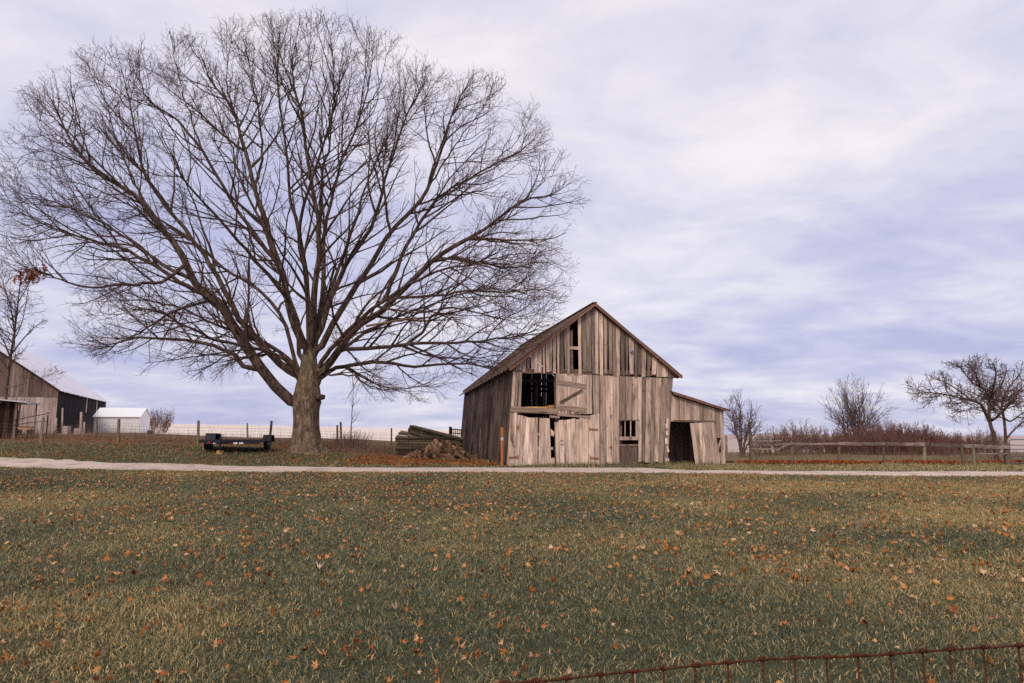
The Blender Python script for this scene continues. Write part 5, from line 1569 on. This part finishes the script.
# old posts and blocks before the black wall
of = empty('broken_fence', gpt(70, 63), 'four pale old posts standing loose before the black barn wall', 'fence')
for px, y1, wpx in ((55.8, 418, 1.2), (62.2, 408, 1.1), (80.8, 412, 2.0), (84.0, 422, 1.0)):
    b_ = gpt(px - 0.4, 63); t_ = at(px + 0.5, y1, 63); m = MB()
    m.bar(b_ - of.location - Vector((0, 0, 0.1)), t_ - of.location, wpx * mpp(63), 0.1, 0.9); m.build('post', M['pale_wood'], of)
for px, wpx, hpx, lab in ((66, 5.2, 7.0, 'pale concrete block beside thin white post before the black wall'), (78.5, 6.6, 5.4, 'wider low concrete block at the foot of the thick white post')):
    b_ = gpt(px, 62); m = MB(); kk_ = mpp(62); m.box(-wpx / 2 * kk_, wpx / 2 * kk_, -0.25, 0.25, -0.1, hpx * kk_ + 0.1, 0.5)
    tag(m.build('concrete_block', M['concrete'], None, b_), lab, 'block')

# ------------------------------------------------------------------ white metal shed
WYs = 74.0; wb = gpt(138.6, WYs); kk_ = mpp(WYs)
wsh = empty('white_shed', wb, 'small white metal shed with gable roof beside the black barn wall', 'shed', R(6))
wl = (138.6 - 95.2) * kk_; wd2 = 2.6
zw = at(138, 416.8, WYs).z - wb.z; zr = at(143, 408.6, WYs + wd2 / 2).z - wb.z
def ribbed(mb, p0, p1, z0, z1, n, amp=0.018):
    p0, p1 = Vector(p0), Vector(p1); d = p1 - p0; nn = Vector((d.y, -d.x, 0)).normalized()
    vs = []; N_ = n * 4
    for k_ in range(N_ + 1):
        off = nn * (amp if k_ % 4 in (1, 2) else 0)
        b_ = p0 + d * (k_ / N_) + off
        vs += [(b_.x, b_.y, z0(k_ / N_)), (b_.x, b_.y, z1(k_ / N_))]
    mb.add(vs, [(2 * k_, 2 * k_ + 2, 2 * k_ + 3, 2 * k_ + 1) for k_ in range(N_)])
m = MB(); ribbed(m, (-wl, 0, 0), (0, 0, 0), lambda t: -0.2, lambda t: zw, 16); ribbed(m, (0, wd2, 0), (-wl, wd2, 0), lambda t: -0.2, lambda t: zw, 16)
m.build('long_wall', M['white_paint'], wsh)
gz = lambda t: zw + (zr - zw) * (1 - abs(2 * t - 1))
m = MB(); ribbed(m, (0, 0, 0), (0, wd2, 0), lambda t: -0.2, gz, 8); ribbed(m, (-wl, wd2, 0), (-wl, 0, 0), lambda t: -0.2, gz, 8)
m.build('end_wall', M['white_paint'], wsh)
m = MB()
for (ya, yb) in ((-0.15, wd2 / 2), (wd2 + 0.15, wd2 / 2)):
    m.hexa([(-wl - 0.12, ya, zw - 0.06), (0.12, ya, zw - 0.06), (0.12, yb, zr + 0.02), (-wl - 0.12, yb, zr + 0.02), (-wl - 0.12, ya, zw), (0.12, ya, zw), (0.12, yb, zr + 0.08), (-wl - 0.12, yb, zr + 0.08)])
m.build('roof', M['white_roof'], wsh)
p_ = gpt(150.6, 72); m = MB()
m.tube([(-0.32, 0, 0.16), (0.32, 0, 0.16)], 0.2, 10, wob=0.1)
tag(m.build('old_barrel', M['trailer_black'], None, p_), 'dark lump like a small barrel lying right of the white shed', 'barrel')

# ------------------------------------------------------------------ sky, sun, camera
SUN_AZ, SUN_EL = R(198), R(38)        # clockwise from +Y: behind the camera, slightly to the left
w = bpy.data.worlds.new('World'); scene.world = w; w.use_nodes = True
nt = w.node_tree; nt.nodes.clear(); L = nt.links.new
def N_(t, **kw):
    x = nt.nodes.new(t)
    for k_, v_ in kw.items(): setattr(x, k_, v_)
    return x
out = N_('ShaderNodeOutputWorld'); bg = N_('ShaderNodeBackground'); bg.inputs['Strength'].default_value = 0.1
sky = N_('ShaderNodeTexSky', sky_type='NISHITA', sun_disc=False, sun_elevation=SUN_EL, sun_rotation=SUN_AZ)
tc = N_('ShaderNodeTexCoord'); sep = N_('ShaderNodeSeparateXYZ'); L(tc.outputs['Generated'], sep.inputs[0])
def mth(op, a, b=None):
    x = N_('ShaderNodeMath', operation=op)
    for i_, v_ in enumerate((a, b)):
        if v_ is None: continue
        if hasattr(v_, 'is_linked'): L(v_, x.inputs[i_])
        else: x.inputs[i_].default_value = v_
    return x.outputs[0]
zc_ = mth('ADD', mth('MAXIMUM', sep.outputs[2], 0.0), 0.17)
cx_, cy_ = mth('DIVIDE', sep.outputs[0], zc_), mth('DIVIDE', sep.outputs[1], zc_)
cmb = N_('ShaderNodeCombineXYZ'); L(cx_, cmb.inputs[0]); L(cy_, cmb.inputs[1])
def sky_noise(scale, off, det=6, rough=0.55, dist=0.3):
    mp2 = N_('ShaderNodeMapping'); mp2.inputs['Location'].default_value = off; mp2.inputs['Scale'].default_value = scale
    L(cmb.outputs[0], mp2.inputs['Vector'])
    x = N_('ShaderNodeTexNoise'); x.inputs['Scale'].default_value = 1.0; x.inputs['Detail'].default_value = det; x.inputs['Roughness'].default_value = rough; x.inputs['Distortion'].default_value = dist
    L(mp2.outputs[0], x.inputs['Vector']); return x.outputs['Fac']
n1 = sky_noise((0.85, 1.0, 1), (3.1, 1.7, 0), 6, 0.5, 0.2); n2 = sky_noise((2.6, 3.4, 1), (7.3, 2.2, 0), 8, 0.6, 0.4)
nn_ = mth('ADD', mth('MULTIPLY', n1, 0.62), mth('MULTIPLY', n2, 0.40))
el = N_('ShaderNodeMapRange', interpolation_type='SMOOTHSTEP'); el.inputs['From Min'].default_value = 0.05; el.inputs['From Max'].default_value = 0.55
el.inputs['To Min'].default_value = -0.03; el.inputs['To Max'].default_value = 0.12; L(sep.outputs[2], el.inputs['Value'])
cov = mth('ADD', nn_, el.outputs['Result'])
rp_ = N_('ShaderNodeValToRGB'); e = rp_.color_ramp.elements
e.new(0.5); e.new(0.6)
for el_, (p_, c_) in zip(e, [(0.37, (0.45, 0.465, 0.70)), (0.48, (0.575, 0.575, 0.765)), (0.56, (0.71, 0.69, 0.82)), (0.70, (0.915, 0.872, 0.895))]):
    el_.position = p_; el_.color = (*c_, 1)
L(cov, rp_.inputs['Fac'])
sc_ = N_('ShaderNodeVectorMath', operation='SCALE'); sc_.inputs['Scale'].default_value = 10.0; L(rp_.outputs['Color'], sc_.inputs[0])
mx = N_('ShaderNodeMix', data_type='RGBA'); mx.inputs[0].default_value = 0.90
L(sky.outputs['Color'], mx.inputs[6]); L(sc_.outputs[0], mx.inputs[7])
L(mx.outputs[2], bg.inputs['Color']); L(bg.outputs[0], out.inputs['Surface'])

sun = bpy.data.lights.new('sun', 'SUN'); sun.energy = 1.5; sun.angle = R(14); sun.color = (1.0, 0.83, 0.64)
so = bpy.data.objects.new('sun', sun); COL.objects.link(so)
sd = Vector((math.sin(SUN_AZ) * math.cos(SUN_EL), math.cos(SUN_AZ) * math.cos(SUN_EL), math.sin(SUN_EL)))
so.rotation_euler = sd.to_track_quat('Z', 'Y').to_euler(); so.location = (0, 0, 60)

cam = bpy.data.cameras.new('camera'); cam.sensor_width = 36.0; cam.lens = 36.0 * F / 1024.0; cam.clip_end = 6000; cam.clip_start = 0.05
co_ = bpy.data.objects.new('camera', cam); COL.objects.link(co_)
co_.location = (0, 0, EYE); co_.rotation_euler = (math.pi / 2 + TH, 0, 0)
scene.camera = co_
vs = scene.view_settings
vs.view_transform = 'Standard'; vs.look = 'None'; vs.exposure = 0.12; vs.gamma = 1.0
scene.cycles.use_denoising = False
scene.cycles.max_bounces = 6; scene.cycles.diffuse_bounces = 3
